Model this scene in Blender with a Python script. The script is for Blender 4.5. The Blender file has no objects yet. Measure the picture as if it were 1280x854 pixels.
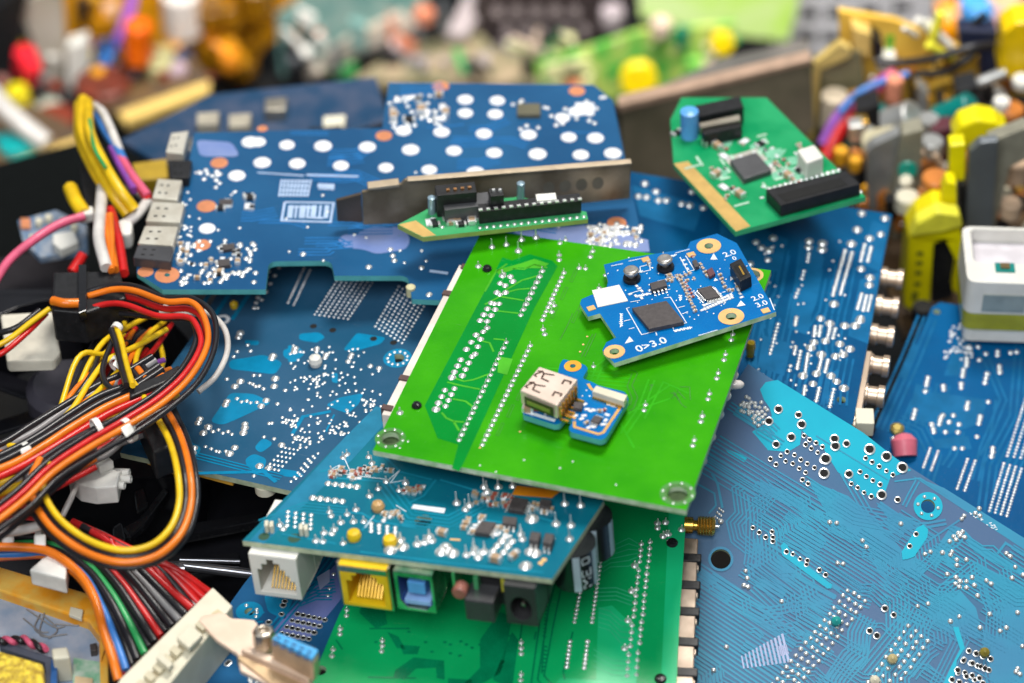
import bpy, math, random
from mathutils import Vector, Matrix
from mathutils.geometry import tessellate_polygon
R = random.Random(7)
scn = bpy.context.scene
COL = scn.collection
# ------------------------------------------------------------------ camera (1 unit = 1 cm)
PITCH = math.radians(41); DIST = 68.0; LENS = 100.0; FPX = LENS/36*1280
TARGET = Vector((0, 0, 8))
FWD = Vector((0, math.cos(PITCH), -math.sin(PITCH))); UPV = Vector((0, math.sin(PITCH), math.cos(PITCH))); RGT = Vector((1, 0, 0))
CAM = TARGET - FWD*DIST
cd = bpy.data.cameras.new('camera'); cam = bpy.data.objects.new('camera', cd); COL.objects.link(cam)
cam.location = CAM; cam.rotation_euler = (math.pi/2-PITCH, 0, 0)
cd.lens = LENS; cd.sensor_width = 36; cd.clip_start = 1; cd.clip_end = 2000
cd.dof.use_dof = True; cd.dof.focus_distance = 68.0
cd.dof.aperture_fstop = (LENS/1000)/1.15      # entrance pupil 1.15 units wide
scn.camera = cam
# ------------------------------------------------------------------ light
w = bpy.data.worlds.new('World'); scn.world = w; w.use_nodes = True
bg = w.node_tree.nodes['Background']; bg.inputs[0].default_value = (.80, .90, 1, 1); bg.inputs[1].default_value = .16
def area(name, loc, aim, sx, sy, energy, col):
    l = bpy.data.lights.new(name, 'AREA'); l.shape = 'RECTANGLE'; l.size = sx; l.size_y = sy; l.energy = energy; l.color = col
    o = bpy.data.objects.new(name, l); COL.objects.link(o); o.location = loc
    o.rotation_euler = (Vector(aim)-Vector(loc)).to_track_quat('-Z', 'Y').to_euler(); return o
area('key_softbox', (10, 30, 92), (0, 0, 6), 26, 26, 80000, (1, .96, .90))
area('front_softbox', (-14, -52, 78), (0, 24, 0), 60, 44, 66000, (.95, .98, 1))
area('back_softbox', (-20, 110, 75), (0, 8, 6), 70, 26, 4000, (.88, .93, 1))
rl = area('added_rear_fill', (2, 8, 62), (2, 44, -4), 40, 12, 10500, (1, .97, .93)); rl.data.spread = math.radians(52)  # added fill lamp, narrowed to brighten only the far background
vs = scn.view_settings; vs.view_transform = 'Standard'; vs.look = 'None'; vs.gamma = 1; vs.use_curve_mapping = False; vs.exposure = 0
# ------------------------------------------------------------------ materials
MATS = {}
def mat(name, col, rough=.5, metal=0, spec=.5, noise=None, scale=2.0, bump=0, bscale=30, coat=0, trans=0, emis=0, alpha=1):
    """noise = second colour mixed in by a noise pattern that lives in the object's own coordinates"""
    if name in MATS: return MATS[name]
    if name.startswith(('mask', 'copper')): spec = .18
    m = bpy.data.materials.new(name); m.use_nodes = True; nt = m.node_tree; p = nt.nodes['Principled BSDF']
    p.inputs['Roughness'].default_value = rough; p.inputs['Metallic'].default_value = metal
    p.inputs['Specular IOR Level'].default_value = spec; p.inputs['Coat Weight'].default_value = coat
    p.inputs['Transmission Weight'].default_value = trans
    if emis: p.inputs['Emission Color'].default_value = (*col, 1); p.inputs['Emission Strength'].default_value = emis
    tc = nt.nodes.new('ShaderNodeTexCoord')
    if noise is None: noise = tuple(c*.82 for c in col)
    n = nt.nodes.new('ShaderNodeTexNoise'); n.inputs['Scale'].default_value = scale; n.inputs['Detail'].default_value = 5
    r = nt.nodes.new('ShaderNodeValToRGB'); r.color_ramp.elements[0].position = .38; r.color_ramp.elements[1].position = .62
    r.color_ramp.elements[0].color = (*noise, 1); r.color_ramp.elements[1].color = (*col, 1)
    nt.links.new(tc.outputs['Object'], n.inputs['Vector']); nt.links.new(n.outputs['Fac'], r.inputs['Fac']); nt.links.new(r.outputs['Color'], p.inputs['Base Color'])
    if name.startswith(('mask', 'black', 'chip', 'cream', 'white_pl', 'yellow_pl', 'champ', 'steel', 'bracket')):
        # dust specks and fine scratches that sit on the surface
        m1 = nt.nodes.new('ShaderNodeMix'); m1.data_type = 'RGBA'; m1.inputs[7].default_value = (.42, .42, .38, 1)
        sp = nt.nodes.new('ShaderNodeTexNoise'); sp.inputs['Scale'].default_value = 11; sp.inputs['Detail'].default_value = 8; sp.inputs['Roughness'].default_value = .8
        rs = nt.nodes.new('ShaderNodeMapRange'); rs.inputs['From Min'].default_value = .60; rs.inputs['From Max'].default_value = .80; rs.inputs['To Max'].default_value = .30
        mp = nt.nodes.new('ShaderNodeMapping'); mp.inputs['Rotation'].default_value = (0, 0, .6); mp.inputs['Scale'].default_value = (.7, 22, 1)
        sc = nt.nodes.new('ShaderNodeTexNoise'); sc.inputs['Scale'].default_value = 2.2; sc.inputs['Detail'].default_value = 4
        rc = nt.nodes.new('ShaderNodeMapRange'); rc.inputs['From Min'].default_value = .70; rc.inputs['From Max'].default_value = .76; rc.inputs['To Max'].default_value = .22
        mx = nt.nodes.new('ShaderNodeMath'); mx.operation = 'MAXIMUM'
        nt.links.new(tc.outputs['Object'], sp.inputs['Vector']); nt.links.new(sp.outputs['Fac'], rs.inputs['Value'])
        nt.links.new(tc.outputs['Object'], mp.inputs['Vector']); nt.links.new(mp.outputs['Vector'], sc.inputs['Vector']); nt.links.new(sc.outputs['Fac'], rc.inputs['Value'])
        nt.links.new(rs.outputs['Result'], mx.inputs[0]); nt.links.new(rc.outputs['Result'], mx.inputs[1]); nt.links.new(mx.outputs[0], m1.inputs[0])
        nt.links.new(r.outputs['Color'], m1.inputs[6]); nt.links.new(m1.outputs[2], p.inputs['Base Color'])
    n2 = nt.nodes.new('ShaderNodeTexNoise'); n2.inputs['Scale'].default_value = bscale; n2.inputs['Detail'].default_value = 3
    nt.links.new(tc.outputs['Object'], n2.inputs['Vector'])
    mr = nt.nodes.new('ShaderNodeMapRange'); mr.inputs['To Min'].default_value = max(.03, rough*.75); mr.inputs['To Max'].default_value = min(1, rough*1.3)
    nt.links.new(n2.outputs['Fac'], mr.inputs['Value']); nt.links.new(mr.outputs['Result'], p.inputs['Roughness'])
    if bump:
        b = nt.nodes.new('ShaderNodeBump'); b.inputs['Strength'].default_value = bump; b.inputs['Distance'].default_value = .02
        nt.links.new(n2.outputs['Fac'], b.inputs['Height']); nt.links.new(b.outputs['Normal'], p.inputs['Normal'])
    MATS[name] = m; return m
# solder mask over laminate (m_*) and over copper (c_*)
m_green = mat('mask_green', (.040, .34, .003), .2, noise=(.022, .27, .002), scale=.5, bump=.2, bscale=9)
c_green = mat('mask_green_dark', (.0, .25, .03), .2, noise=(.0, .20, .02), scale=.4)
l_green = mat('copper_edge_green', (.07, .42, .02), .3)
m_low = mat('mask_lower_green', (.004, .38, .11), .2, noise=(.003, .31, .09), scale=.4, bump=.1, bscale=10)
c_low = mat('copper_lower_green', (.01, .48, .19), .22, noise=(.01, .42, .15), scale=.5)
d_low = mat('dark_lower_green', (.0, .22, .085), .25)
m_teal = mat('mask_teal', (.004, .12, .19), .2, noise=(.005, .16, .22), scale=.5, bump=.15, bscale=9)
c_teal = mat('copper_teal', (.01, .23, .34), .2)
m_right = mat('mask_steel_blue', (.085, .15, .27), .24, noise=(.055, .16, .28), scale=.25, bump=.08, bscale=12)
c_right = mat('copper_sky_blue', (.045, .30, .45), .22, noise=(.055, .24, .40), scale=.4)
b_right = mat('copper_bright_cyan', (.02, .42, .56), .22, noise=(.02, .37, .52), scale=.5)
m_mid = mat('mask_mid_blue', (.035, .105, .195), .2, noise=(.015, .08, .155), scale=.3, bump=.1, bscale=10)
c_mid = mat('copper_mid_blue', (.005, .22, .41), .22)
m_dots = mat('mask_deep_blue', (.016, .10, .23), .2, noise=(.010, .07, .175), scale=.28, bump=.1, bscale=9)
m_pale = mat('mask_pale_lilac', (.22, .28, .50), .25, noise=(.15, .22, .47), scale=.8)
m_back = mat('mask_back_blue', (.003, .065, .18), .22, noise=(.003, .10, .24), scale=.35)
c_back = mat('copper_back_blue', (.01, .14, .32), .22)
m_hub = mat('mask_hub_blue', (.0, .15, .42), .25, noise=(.0, .12, .37), scale=.8)
c_hub = mat('copper_hub_blue', (.02, .27, .62), .25)
fr4 = mat('board_edge_laminate', (.50, .55, .38), .6, noise=(.35, .42, .28), scale=4)
fr4g = mat('board_edge_pale', (.58, .66, .50), .6, noise=(.3, .48, .25), scale=3)
edge_teal = mat('board_edge_teal', (.10, .42, .42), .45)
solder = mat('solder', (.90, .90, .88), .28, .7, noise=(.78, .78, .76), scale=20)
tin = mat('tinned_pad', (.80, .82, .84), .3, .6)
white_pad = mat('white_pad', (.86, .87, .90), .35)
silk = mat('silkscreen_white', (.78, .85, .90), .6)
silk_d = mat('silkscreen_dark', (.02, .13, .05), .5)
gold = mat('gold_plating', (.80, .48, .10), .25, .9, noise=(.65, .38, .06), scale=3)
goldflat = mat('gold_pad', (.85, .52, .20), .4, .3)
copper_pad = mat('bare_copper_pad', (.78, .30, .14), .4, .35)
black_hole = mat('dark_hole', (.004, .004, .004), .9)
black_pl = mat('black_plastic', (.012, .012, .013), .38, spec=.3, noise=(.018, .018, .02), scale=5, bump=.2, bscale=25)
black_gl = mat('black_gloss_plastic', (.012, .012, .014), .15)
chipm = mat('chip_epoxy', (.05, .042, .042), .5, noise=(.065, .055, .055), scale=10, bump=.25, bscale=60)
steel = mat('nickel_steel', (.62, .55, .46), .30, 1, noise=(.62, .55, .47), scale=1.5, bump=.15, bscale=8)
steel_dull = mat('dull_steel', (.50, .46, .38), .42, 1, noise=(.34, .30, .24), scale=.6, bump=.1)
champ = mat('champagne_metal', (.62, .49, .38), .36, .7, noise=(.52, .40, .30), scale=1)
cream = mat('cream_plastic', (.70, .66, .52), .4, noise=(.62, .57, .43), scale=1)
white_pl = mat('white_plastic', (.78, .76, .70), .4, noise=(.70, .68, .62), scale=1)
nylon = mat('nylon_white', (.88, .86, .80), .3)
orange_k = mat('orange_tape', (.80, .28, .01), .35, noise=(.70, .21, .01), scale=2)
yellow_pl = mat('yellow_plastic', (.85, .55, .01), .35)
blue_pl = mat('blue_plastic', (.12, .40, .85), .35)
tan_c = mat('ceramic_tan', (.45, .30, .18), .4)
table_m = mat('dark_ground', (.006, .007, .008), .85, spec=.1, noise=(.014, .013, .012), scale=.3, bump=.3, bscale=3)
# ------------------------------------------------------------------ picture point -> place
def ray(x, y): return FWD + RGT*((x-640)/FPX) + UPV*((427-y)/FPX)
def hit(x, y, O, N):
    d = ray(x, y); return CAM + d*((O-CAM).dot(N)/d.dot(N))
def W(x, y, z): return hit(x, y, Vector((0, 0, z)), Vector((0, 0, 1)))
def V(x, y, yy): return hit(x, y, Vector((0, yy, 0)), Vector((0, 1, 0)))
# ------------------------------------------------------------------ mesh helpers
def tag(o, label=None, cat=None, group=None, kind=None):
    if label: o['label'] = label
    if cat: o['category'] = cat
    if group: o['group'] = group
    if kind: o['kind'] = kind
    return o
def empty(name, label, cat, M=None, group=None):
    o = bpy.data.objects.new(name, None); COL.objects.link(o); o.empty_display_size = .5
    if M is not None: o.matrix_world = M
    return tag(o, label, cat, group)
class MB:
    def __init__(s): s.v = []; s.f = []; s.m = []; s.sm = []
    def add(s, vs, fs, m=0, smooth=False):
        k = len(s.v); s.v += [tuple(x) for x in vs]
        for f in fs: s.f.append([k+i for i in f]); s.m.append(m); s.sm.append(smooth)
        return s
    def quadring(s, A, B, m=0, smooth=False):
        n = len(A); s.add(list(A)+list(B), [[i, (i+1) % n, n+(i+1) % n, n+i] for i in range(n)], m, smooth); return s
    def cap(s, loops, m=0, flip=False):
        L = [[Vector(p) for p in l] for l in loops]; flat = [p for l in L for p in l]
        s.add(flat, [list(reversed(t)) if flip else list(t) for t in tessellate_polygon(L)], m); return s
    def prism(s, poly, h0, h1, holes=(), mt=0, ms=None, mbm=None):
        """poly, holes: 2-D loops; top at h1, bottom at h0"""
        if ms is None: ms = mt
        if mbm is None: mbm = mt
        s.cap([[(x, y, h1) for x, y in l] for l in [poly, *holes]], mt)
        s.cap([[(x, y, h0) for x, y in l] for l in [poly, *holes]], mbm)
        for l in [poly, *holes]: s.quadring([(x, y, h0) for x, y in l], [(x, y, h1) for x, y in l], ms)
        return s
    def box(s, c, d, rz=0, m=0):
        ca, sa = math.cos(rz), math.sin(rz); P = []
        for x, y in ((-1, -1), (1, -1), (1, 1), (-1, 1)):
            u, v_ = x*d[0]/2, y*d[1]/2; P.append((c[0]+u*ca-v_*sa, c[1]+u*sa+v_*ca))
        return s.prism(P, c[2]-d[2]/2, c[2]+d[2]/2, mt=m)
    def obox(s, O, A, B, C, m=0):
        """box from a corner and three edge vectors"""
        O, A, B, C = map(Vector, (O, A, B, C))
        P = [O, O+A, O+A+B, O+B, O+C, O+A+C, O+A+B+C, O+B+C]
        s.add(P, [(0, 3, 2, 1), (4, 5, 6, 7), (0, 1, 5, 4), (1, 2, 6, 5), (2, 3, 7, 6), (3, 0, 4, 7)], m); return s
    def ring(s, c, r0, r1, h, n=24, m=0, ax=None):
        A = [(c[0]+r0*math.cos(t), c[1]+r0*math.sin(t), h) for t in [i*math.tau/n for i in range(n)]]
        B = [(c[0]+r1*math.cos(t), c[1]+r1*math.sin(t), h) for t in [i*math.tau/n for i in range(n)]]
        return s.quadring(B, A, m)
    def lathe(s, O, ax, prof, n=16, m=0, smooth=True):
        """prof: list of (distance along axis, radius)"""
        O = Vector(O); ax = Vector(ax).normalized(); a = ax.orthogonal().normalized(); b = ax.cross(a)
        L = [[O+ax*h+(a*math.cos(i*math.tau/n)+b*math.sin(i*math.tau/n))*max(r, 1e-4) for i in range(n)] for h, r in prof]
        for i in range(len(L)-1): s.quadring(L[i], L[i+1], m, smooth)
        s.add(L[0], [list(range(n))[::-1]], m); s.add(L[-1], [list(range(n))], m); return s
    def tube(s, P, r, n=8, m=0):
        P = [Vector(p) for p in P]; L = []
        t0 = (P[1]-P[0]).normalized(); a = t0.orthogonal().normalized()
        for i, p in enumerate(P):
            t = (P[min(i+1, len(P)-1)]-P[max(i-1, 0)]).normalized(); a = (a-t*a.dot(t)).normalized(); b = t.cross(a)
            rr = r[i] if isinstance(r, (list, tuple)) else r
            L.append([p+(a*math.cos(k*math.tau/n)+b*math.sin(k*math.tau/n))*rr for k in range(n)])
        for i in range(len(L)-1): s.quadring(L[i], L[i+1], m, True)
        s.add(L[0], [list(range(n))[::-1]], m); s.add(L[-1], [list(range(n))], m); return s
    def strip(s, pts, wd, h, m=0):
        """flat mitred line in the local plane"""
        P = [Vector((x, y)) for x, y in pts]; A = []; B = []
        for i, p in enumerate(P):
            d0 = (p-P[i-1]).normalized() if i else (P[1]-p).normalized()
            d1 = (P[i+1]-p).normalized() if i < len(P)-1 else d0
            n0 = Vector((-d0.y, d0.x)); n1 = Vector((-d1.y, d1.x)); mm = n0+n1
            mm = mm/max(mm.length_squared, .3)*2
            A.append((*(p+mm*wd/2), h)); B.append((*(p-mm*wd/2), h))
        k = len(A); s.add(A+B, [(i, k+i, k+i+1, i+1) for i in range(k-1)], m); return s
    def build(s, name, mats, parent=None, label=None, bevel=0, loc=None):
        me = bpy.data.meshes.new(name); me.from_pydata([tuple(v) for v in s.v], [], s.f)
        if not isinstance(mats, (list, tuple)): mats = [mats]
        for m in mats: me.materials.append(m)
        me.polygons.foreach_set('material_index', s.m); me.polygons.foreach_set('use_smooth', s.sm)
        me.update(); o = bpy.data.objects.new(name, me); COL.objects.link(o)
        if parent: o.parent = parent
        if label: o['label'] = label
        if loc: o.location = loc
        if bevel:
            import bmesh
            bm = bmesh.new(); bm.from_mesh(me); bmesh.ops.remove_doubles(bm, verts=bm.verts, dist=1e-4)
            bmesh.ops.recalc_face_normals(bm, faces=bm.faces); bm.to_mesh(me); bm.free()
            b = o.modifiers.new('bevel', 'BEVEL'); b.width = bevel; b.segments = 2; b.limit_method = 'ANGLE'
        return o
def circ(c, r, n=20, ry=None): return [(c[0]+r*math.cos(i*math.tau/n), c[1]+(ry or r)*math.sin(i*math.tau/n)) for i in range(n)]
def fillet(P, r, idx=None, n=5):
    out = []
    for i, p in enumerate(P):
        if idx is not None and i not in idx: out.append(p); continue
        p = Vector(p); a = (Vector(P[i-1])-p); b = (Vector(P[(i+1) % len(P)])-p); rr = min(r, a.length*.45, b.length*.45)
        a = p+a.normalized()*rr; b = p+b.normalized()*rr
        for k in range(n+1):
            t = k/n; q = a*(1-t)**2+p*2*t*(1-t)+b*t*t; out.append((q.x, q.y))
    return out
def spline(P, n=8):
    P = [Vector(p) for p in P]; Q = [P[0]*2-P[1]]+P+[P[-1]*2-P[-2]]; out = []
    for i in range(1, len(Q)-2):
        a, b, c, d = Q[i-1:i+3]
        for k in range(n):
            t = k/n; out.append(.5*((2*b)+(c-a)*t+(2*a-5*b+4*c-d)*t*t+(3*b-a-3*c+d)*t**3))
    return out+[P[-1]]
def row(p, q, n):
    return [(p[0]+(q[0]-p[0])*i/max(1, n-1), p[1]+(q[1]-p[1])*i/max(1, n-1)) for i in range(n)]
def grid(p, q, s_, nx, ny):
    return [(p[0]+(q[0]-p[0])*i/max(1, nx-1)+(s_[0]-p[0])*j/max(1, ny-1), p[1]+(q[1]-p[1])*i/max(1, nx-1)+(s_[1]-p[1])*j/max(1, ny-1)) for i in range(nx) for j in range(ny)]
# shared little meshes
def shared(f):
    o = f(); me = o.data; bpy.data.objects.remove(o); return me
SM = {
 'dome': shared(lambda: MB().lathe((0, 0, 0), (0, 0, 1), [(0, 1), (.12, .96), (.45, .62), (.62, .28), (.66, .05)], 12).build('dome', solder)),
 'pin': shared(lambda: MB().lathe((0, 0, 0), (0, 0, 1), [(0, 1), (.15, .9), (.5, .5), (.9, .3), (1.9, .22), (2.0, .05)], 10).build('pin', solder)),
 'spike': shared(lambda: MB().lathe((0, 0, 0), (0, 0, 1), [(0, 1), (.2, .9), (.6, .55), (1.2, .25), (3.2, .12), (3.3, .02)], 10).build('spike', solder)),
 'ring': shared(lambda: MB().lathe((0, 0, 0), (0, 0, 1), [(0, .9), (.10, .84), (.15, .66), (.06, .54)], 14).add([(.58*math.cos(i*math.tau/12), .58*math.sin(i*math.tau/12), .145) for i in range(12)], [list(range(12))], 1).build('ring', [solder, black_hole])),
 'pad': shared(lambda: MB().lathe((0, 0, 0), (0, 0, 1), [(0, 1), (.06, .98), (.10, .9)], 16, smooth=False).build('pad', white_pad)),
 'gpad': shared(lambda: MB().lathe((0, 0, 0), (0, 0, 1), [(0, 1), (.06, .98), (.08, .9)], 14, smooth=False).build('gpad', goldflat)),
}
def comp_mesh(name, body, end, L=1, Wd=.55, H=.45):
    b = MB(); b.box((0, 0, H/2), (L*.62, Wd, H), m=0); b.box((-L*.4, 0, H/2), (L*.2, Wd*1.04, H*1.05), m=1); b.box((L*.4, 0, H/2), (L*.2, Wd*1.04, H*1.05), m=1)
    return shared(lambda: b.build(name, [body, end]))
SM['resistor'] = comp_mesh('resistor', black_pl, solder, H=.3)
SM['capacitor'] = comp_mesh('capacitor', tan_c, solder, H=.5)
SM['bead'] = comp_mesh('bead', mat('ferrite_red', (.35, .08, .05), .5), solder, H=.4)
SM['padpair'] = comp_mesh('padpair', white_pad, solder, H=.12)
LONG = {'resistor': 'chip_resistor', 'capacitor': 'chip_capacitor', 'bead': 'ferrite_bead', 'padpair': 'solder_pad'}
# ------------------------------------------------------------------ boards
class Board:
    def __init__(s, name, label, cat, org, xd, z, slope, mat_top=None, thick=.16, outline=None, edge=None, holes=(), group=None, fr=0, fidx=None, bottom=None):
        O = W(*org, z); N = Vector((-slope[0], -slope[1], 1)).normalized()
        X = (hit(*xd, O, N)-O).normalized(); Y = N.cross(X)
        s.M = Matrix.Translation(O) @ Matrix((X, Y, N)).transposed().to_4x4(); s.I = s.M.inverted(); s.O = O; s.N = N
        s.root = empty(name, label, cat, s.M, group); s.J = []; s.C = []; s.th = thick
        s.tr = MB(); s.ar = MB(); s.skin = []; s.jh = 0
        if outline:
            P = [s.p(*q) for q in outline]
            if fr: P = fillet(P, fr, fidx)
            H = []
            for h in holes:
                c = s.p(h[0], h[1]); H.append(circ(c, h[2], 20))
            s.skin = [(MB().prism(P, -thick, 0, H, 0, 1, 2 if bottom else 0), [mat_top, edge or fr4]+([bottom] if bottom else []))]
    def p(s, x, y, h=0):
        q = s.I @ hit(x, y, s.O+s.N*h, s.N); return (q.x, q.y)
    def p3(s, x, y, h=0):
        q = s.p(x, y, h); return Vector((q[0], q[1], h))
    def poly(s, pts, h=0): return [s.p(x, y, h) for x, y in pts]
    def pat(s, mb, m): s.skin.append((mb, [m]))      # copper, printing: surface pattern, stays in the board's own mesh
    def area(s, pts, h=.004, mb=None, m=0, fr=0):
        P = s.poly(pts)
        if fr: P = fillet(P, fr)
        (mb or s.ar).cap([[(x, y, h) for x, y in P]], m)
    def trace(s, pts, wd, h=.007, mb=None, m=0): (mb or s.tr).strip(s.poly(pts), wd, h, m)
    def bundle(s, pts, n, pitch, wd, h=.007, mb=None, m=0, side=1):
        P = [Vector(q) for q in s.poly(pts)]
        for k in range(n):
            off = k*pitch*side; out = []
            for i, p in enumerate(P):
                d0 = (p-P[i-1]).normalized() if i else (P[1]-p).normalized()
                d1 = (P[i+1]-p).normalized() if i < len(P)-1 else d0
                mm = Vector((-d0.y, d0.x))+Vector((-d1.y, d1.x)); mm = mm/max(mm.length_squared, .5)*2
                out.append(p+mm*off)
            (mb or s.tr).strip([tuple(o) for o in out], wd, h, m)
    def j(s, pts, r, kind='dome', h=0, jit=0):
        for (x, y) in pts:
            q = s.p(x+R.uniform(-jit, jit), y+R.uniform(-jit, jit), h); s.J.append((q[0], q[1], h+s.jh, r*R.uniform(.9, 1.1), kind))
    def scatter(s, x0, y0, x1, y1, n, r, kind='dome', poly=None):
        for _ in range(n): s.j([(R.uniform(x0, x1), R.uniform(y0, y1))], r*R.uniform(.7, 1.3), kind)
    def comp(s, x, y, kind, L=.16, ang=0, h=0):
        q = s.p(x, y, h); o = bpy.data.objects.new(LONG[kind], SM[kind]); COL.objects.link(o); o.parent = s.root
        o.location = (q[0], q[1], h+.002); o.rotation_euler = (0, 0, math.radians(ang)); o.scale = (L, L, L); s.C.append(o)
    def cluster(s, x0, y0, x1, y1, n, L=.14, ang=0, kinds=('resistor', 'capacitor', 'padpair', 'capacitor'), shear=0):
        for _ in range(n):
            t = R.random(); yy = y0+(y1-y0)*t; s.comp(R.uniform(x0, x1)+shear*t, yy, R.choice(kinds), L*R.uniform(.8, 1.2), ang+R.choice((0, 90)))
    def flush(s, tmat=None, amat=None, name='solder_joint'):
        s.J.sort(key=lambda t: -t[3]); big = s.J[:95]; rest = s.J[95:]
        for (u, v, h, r, k) in big:
            o = bpy.data.objects.new({'pad': 'contact_pad', 'gpad': 'gold_pad', 'ring': 'plated_hole'}.get(k, name), SM[k]); COL.objects.link(o); o.parent = s.root; o.location = (u, v, h+.001); o.scale = (r, r, r)
        if rest:
            mb = MB()
            for (u, v, h, r, k) in rest:
                me = SM[k]; q = len(mb.v); mb.v += [(x.co.x*r+u, x.co.y*r+v, x.co.z*r+h+.001) for x in me.vertices]
                for pl in me.polygons:
                    mb.f.append([q+i for i in pl.vertices]); mb.m.append(0 if pl.material_index == 0 else 1); mb.sm.append(pl.use_smooth)
            o = mb.build('small_solder_joints', [solder, black_hole], s.root); o['kind'] = 'stuff'
        if s.ar.f: s.pat(s.ar, amat or tmat)
        if s.tr.f: s.pat(s.tr, tmat)
        M = MB(); mm = []
        for mb, ms in s.skin:
            k = len(M.v); q = len(mm); mm += ms; M.v += mb.v; M.f += [[k+i for i in f] for f in mb.f]; M.m += [q+i for i in mb.m]; M.sm += mb.sm
        if M.f: M.build('board', mm, s.root)
    def box(s, name, pts, h0, h1, m, bevel=.01, parent=None, label=None, at=None):
        """pts: picture outline of the top face (at height h1 unless at= given)"""
        P = s.poly(pts, h1 if at is None else at)
        return MB().prism(P, h0, h1).build(name, m, parent or s.root, label, bevel)
    def rect(s, name, c, d, ang, h0, h1, m, bevel=.01, parent=None, label=None):
        q = s.p(c[0], c[1], h1)
        return MB().box((q[0], q[1], (h0+h1)/2), (d[0], d[1], h1-h0), math.radians(ang), 0).build(name, m, parent or s.root, label, bevel)
    def chip(s, pts3, h=.12, legs=None, name='chip', pins=8, m=None):
        """pts3: three picture corners of the package top a,b,c ; legs: which sides carry legs ('ab' pairs)"""
        a, b, c = [Vector(s.p(x, y, h)) for x, y in pts3]; d = a+(c-b)
        P = [tuple(a), tuple(b), tuple(c), tuple(d)]
        mb = MB().prism(P, .02, h); cen = (a+c)/2
        sides = {'ab': (a, b), 'bc': (b, c), 'cd': (c, d), 'da': (d, a)}
        for k in (legs or []):
            p, q = sides[k]; e = q-p; n_ = Vector((e.y, -e.x)).normalized()
            if n_.dot((p+q)/2-cen) < 0: n_ = -n_
            wd = e.length/pins*.5; u = e.normalized()
            for i in range(pins):
                t = p+e*(i+.5)/pins
                mb.obox((*(t-u*wd/2), h*.5), (*(u*wd), 0), (*(n_*.05), 0), (0, 0, .012), 1); mb.obox((*(t-u*wd/2+n_*.05), .004), (*(u*wd), 0), (*(n_*.012), 0), (0, 0, h*.5), 1); mb.obox((*(t-u*wd/2+n_*.05), .004), (*(u*wd), 0), (*(n_*.05), 0), (0, 0, .014), 1)
        return mb.build(name, [m or chipm, solder], s.root, None, .006)
    def text(s, body, x, y, size, ang=0, m=None, h=.011, shear=0):
        c = bpy.data.curves.new('print', 'FONT'); c.body = body; c.size = size; c.align_x = 'CENTER'; c.align_y = 'CENTER'; c.resolution_u = 3; c.offset = size*.012
        t = bpy.data.objects.new('print', c); COL.objects.link(t); dg = bpy.context.evaluated_depsgraph_get()
        me = bpy.data.meshes.new_from_object(t.evaluated_get(dg)); bpy.data.objects.remove(t)
        me.materials.clear(); me.materials.append(m or silk)
        o = bpy.data.objects.new('printed_lettering', me); COL.objects.link(o); o.parent = s.root; q = s.p(x, y, h)
        o.location = (q[0], q[1], h); o.rotation_euler = (0, 0, math.radians(ang)); return o
def ang_px(B, p, q):
    a = Vector(B.p(*p)); b = Vector(B.p(*q)); d = b-a; return math.degrees(math.atan2(d.y, d.x))
# ================================================================== ground
gm = MB(); gm.box((0, 60, -12.5), (900, 700, 1)); o = gm.build('ground', table_m); tag(o, kind='structure')
# ================================================================== big bright green board
G = Board('circuit_board', 'bright green board in the middle of the pile, pale connector strip under its left edge', 'circuit board',
          (466, 563), (858, 638), 8.0, (.05, -.02), m_green, .15, [(466, 563), (858, 638), (964, 338), (603, 287)], fr4g,
          [(488, 548, .21), (847, 617, .24), (521, 508, .09), (609, 337, .09), (940, 344, .2)], bottom=c_green)
G.area([(531, 507), (616, 345), (628, 322), (640, 326), (662, 318), (690, 326), (697, 333), (668, 385), (580, 578), (574, 589), (565, 586), (573, 556), (547, 548)], .004, m=0)   # darker isolated field
G.pat(G.ar, c_green); G.ar = MB()
# lighter tracks inside the dark field
lt = MB()
for pts in ([(641, 336), (655, 337), (668, 331), (684, 335)], [(632, 363), (652, 351), (676, 344)], [(632, 366), (648, 362), (662, 361)], [(606, 381), (625, 371), (655, 376)], [(622, 389), (648, 392)],
            [(617, 424), (629, 425), (633, 427)], [(600, 426), (612, 429), (617, 440)], [(562, 471), (580, 477), (592, 475), (611, 468)], [(559, 478), (575, 482), (600, 487)], [(566, 499), (582, 502), (590, 508), (592, 511)],
            [(552, 516), (558, 523), (567, 527), (580, 528)], [(567, 527), (574, 539)], [(634, 330), (620, 340), (606, 365)]):
    G.trace(pts, .05, .008, lt)
G.pat(lt, l_green)
G.area([(623, 446), (641, 449), (634, 469), (622, 466)], .008, m=0); G.area([(619, 338), (650, 330), (668, 324), (686, 330), (678, 336), (648, 335), (624, 344)], .008)
G.pat(G.ar, l_green); G.ar = MB()
# dark printed outlines on the light field
dk = MB()
for x, y in ((620, 544), (633, 521), (645, 500), (688, 397), (700, 374), (712, 352), (714, 403), (722, 388)):
    q = [(x, y), (x+7, y-15), (x+10, y-14), (x+3, y+1), (x, y)]; G.trace(q, .012, .007, dk)
for pts in ([(787, 463), (793, 464), (797, 467), (790, 482), (797, 497), (792, 511), (786, 514)], [(790, 467), (784, 483), (790, 498), (788, 505), (783, 509)], [(727, 446), (741, 418)], [(731, 446), (745, 417)], [(700, 425), (708, 410), (716, 392)],
            [(838, 491), (845, 494), (852, 506), (858, 510)], [(842, 490), (848, 500)], [(846, 488), (857, 499)], [(850, 484), (862, 484), (863, 500)], [(812, 482), (816, 481), (812, 489)], [(640, 600), (700, 612)], [(846, 491), (838, 500), (844, 494)]):
    G.trace(pts, .018, .007, dk)
G.trace([(498, 295), (500, 296)], .01, .007, dk)
G.pat(dk, mat('trace_dark_green', (.03, .20, .012), .4))
fu = MB()
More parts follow.
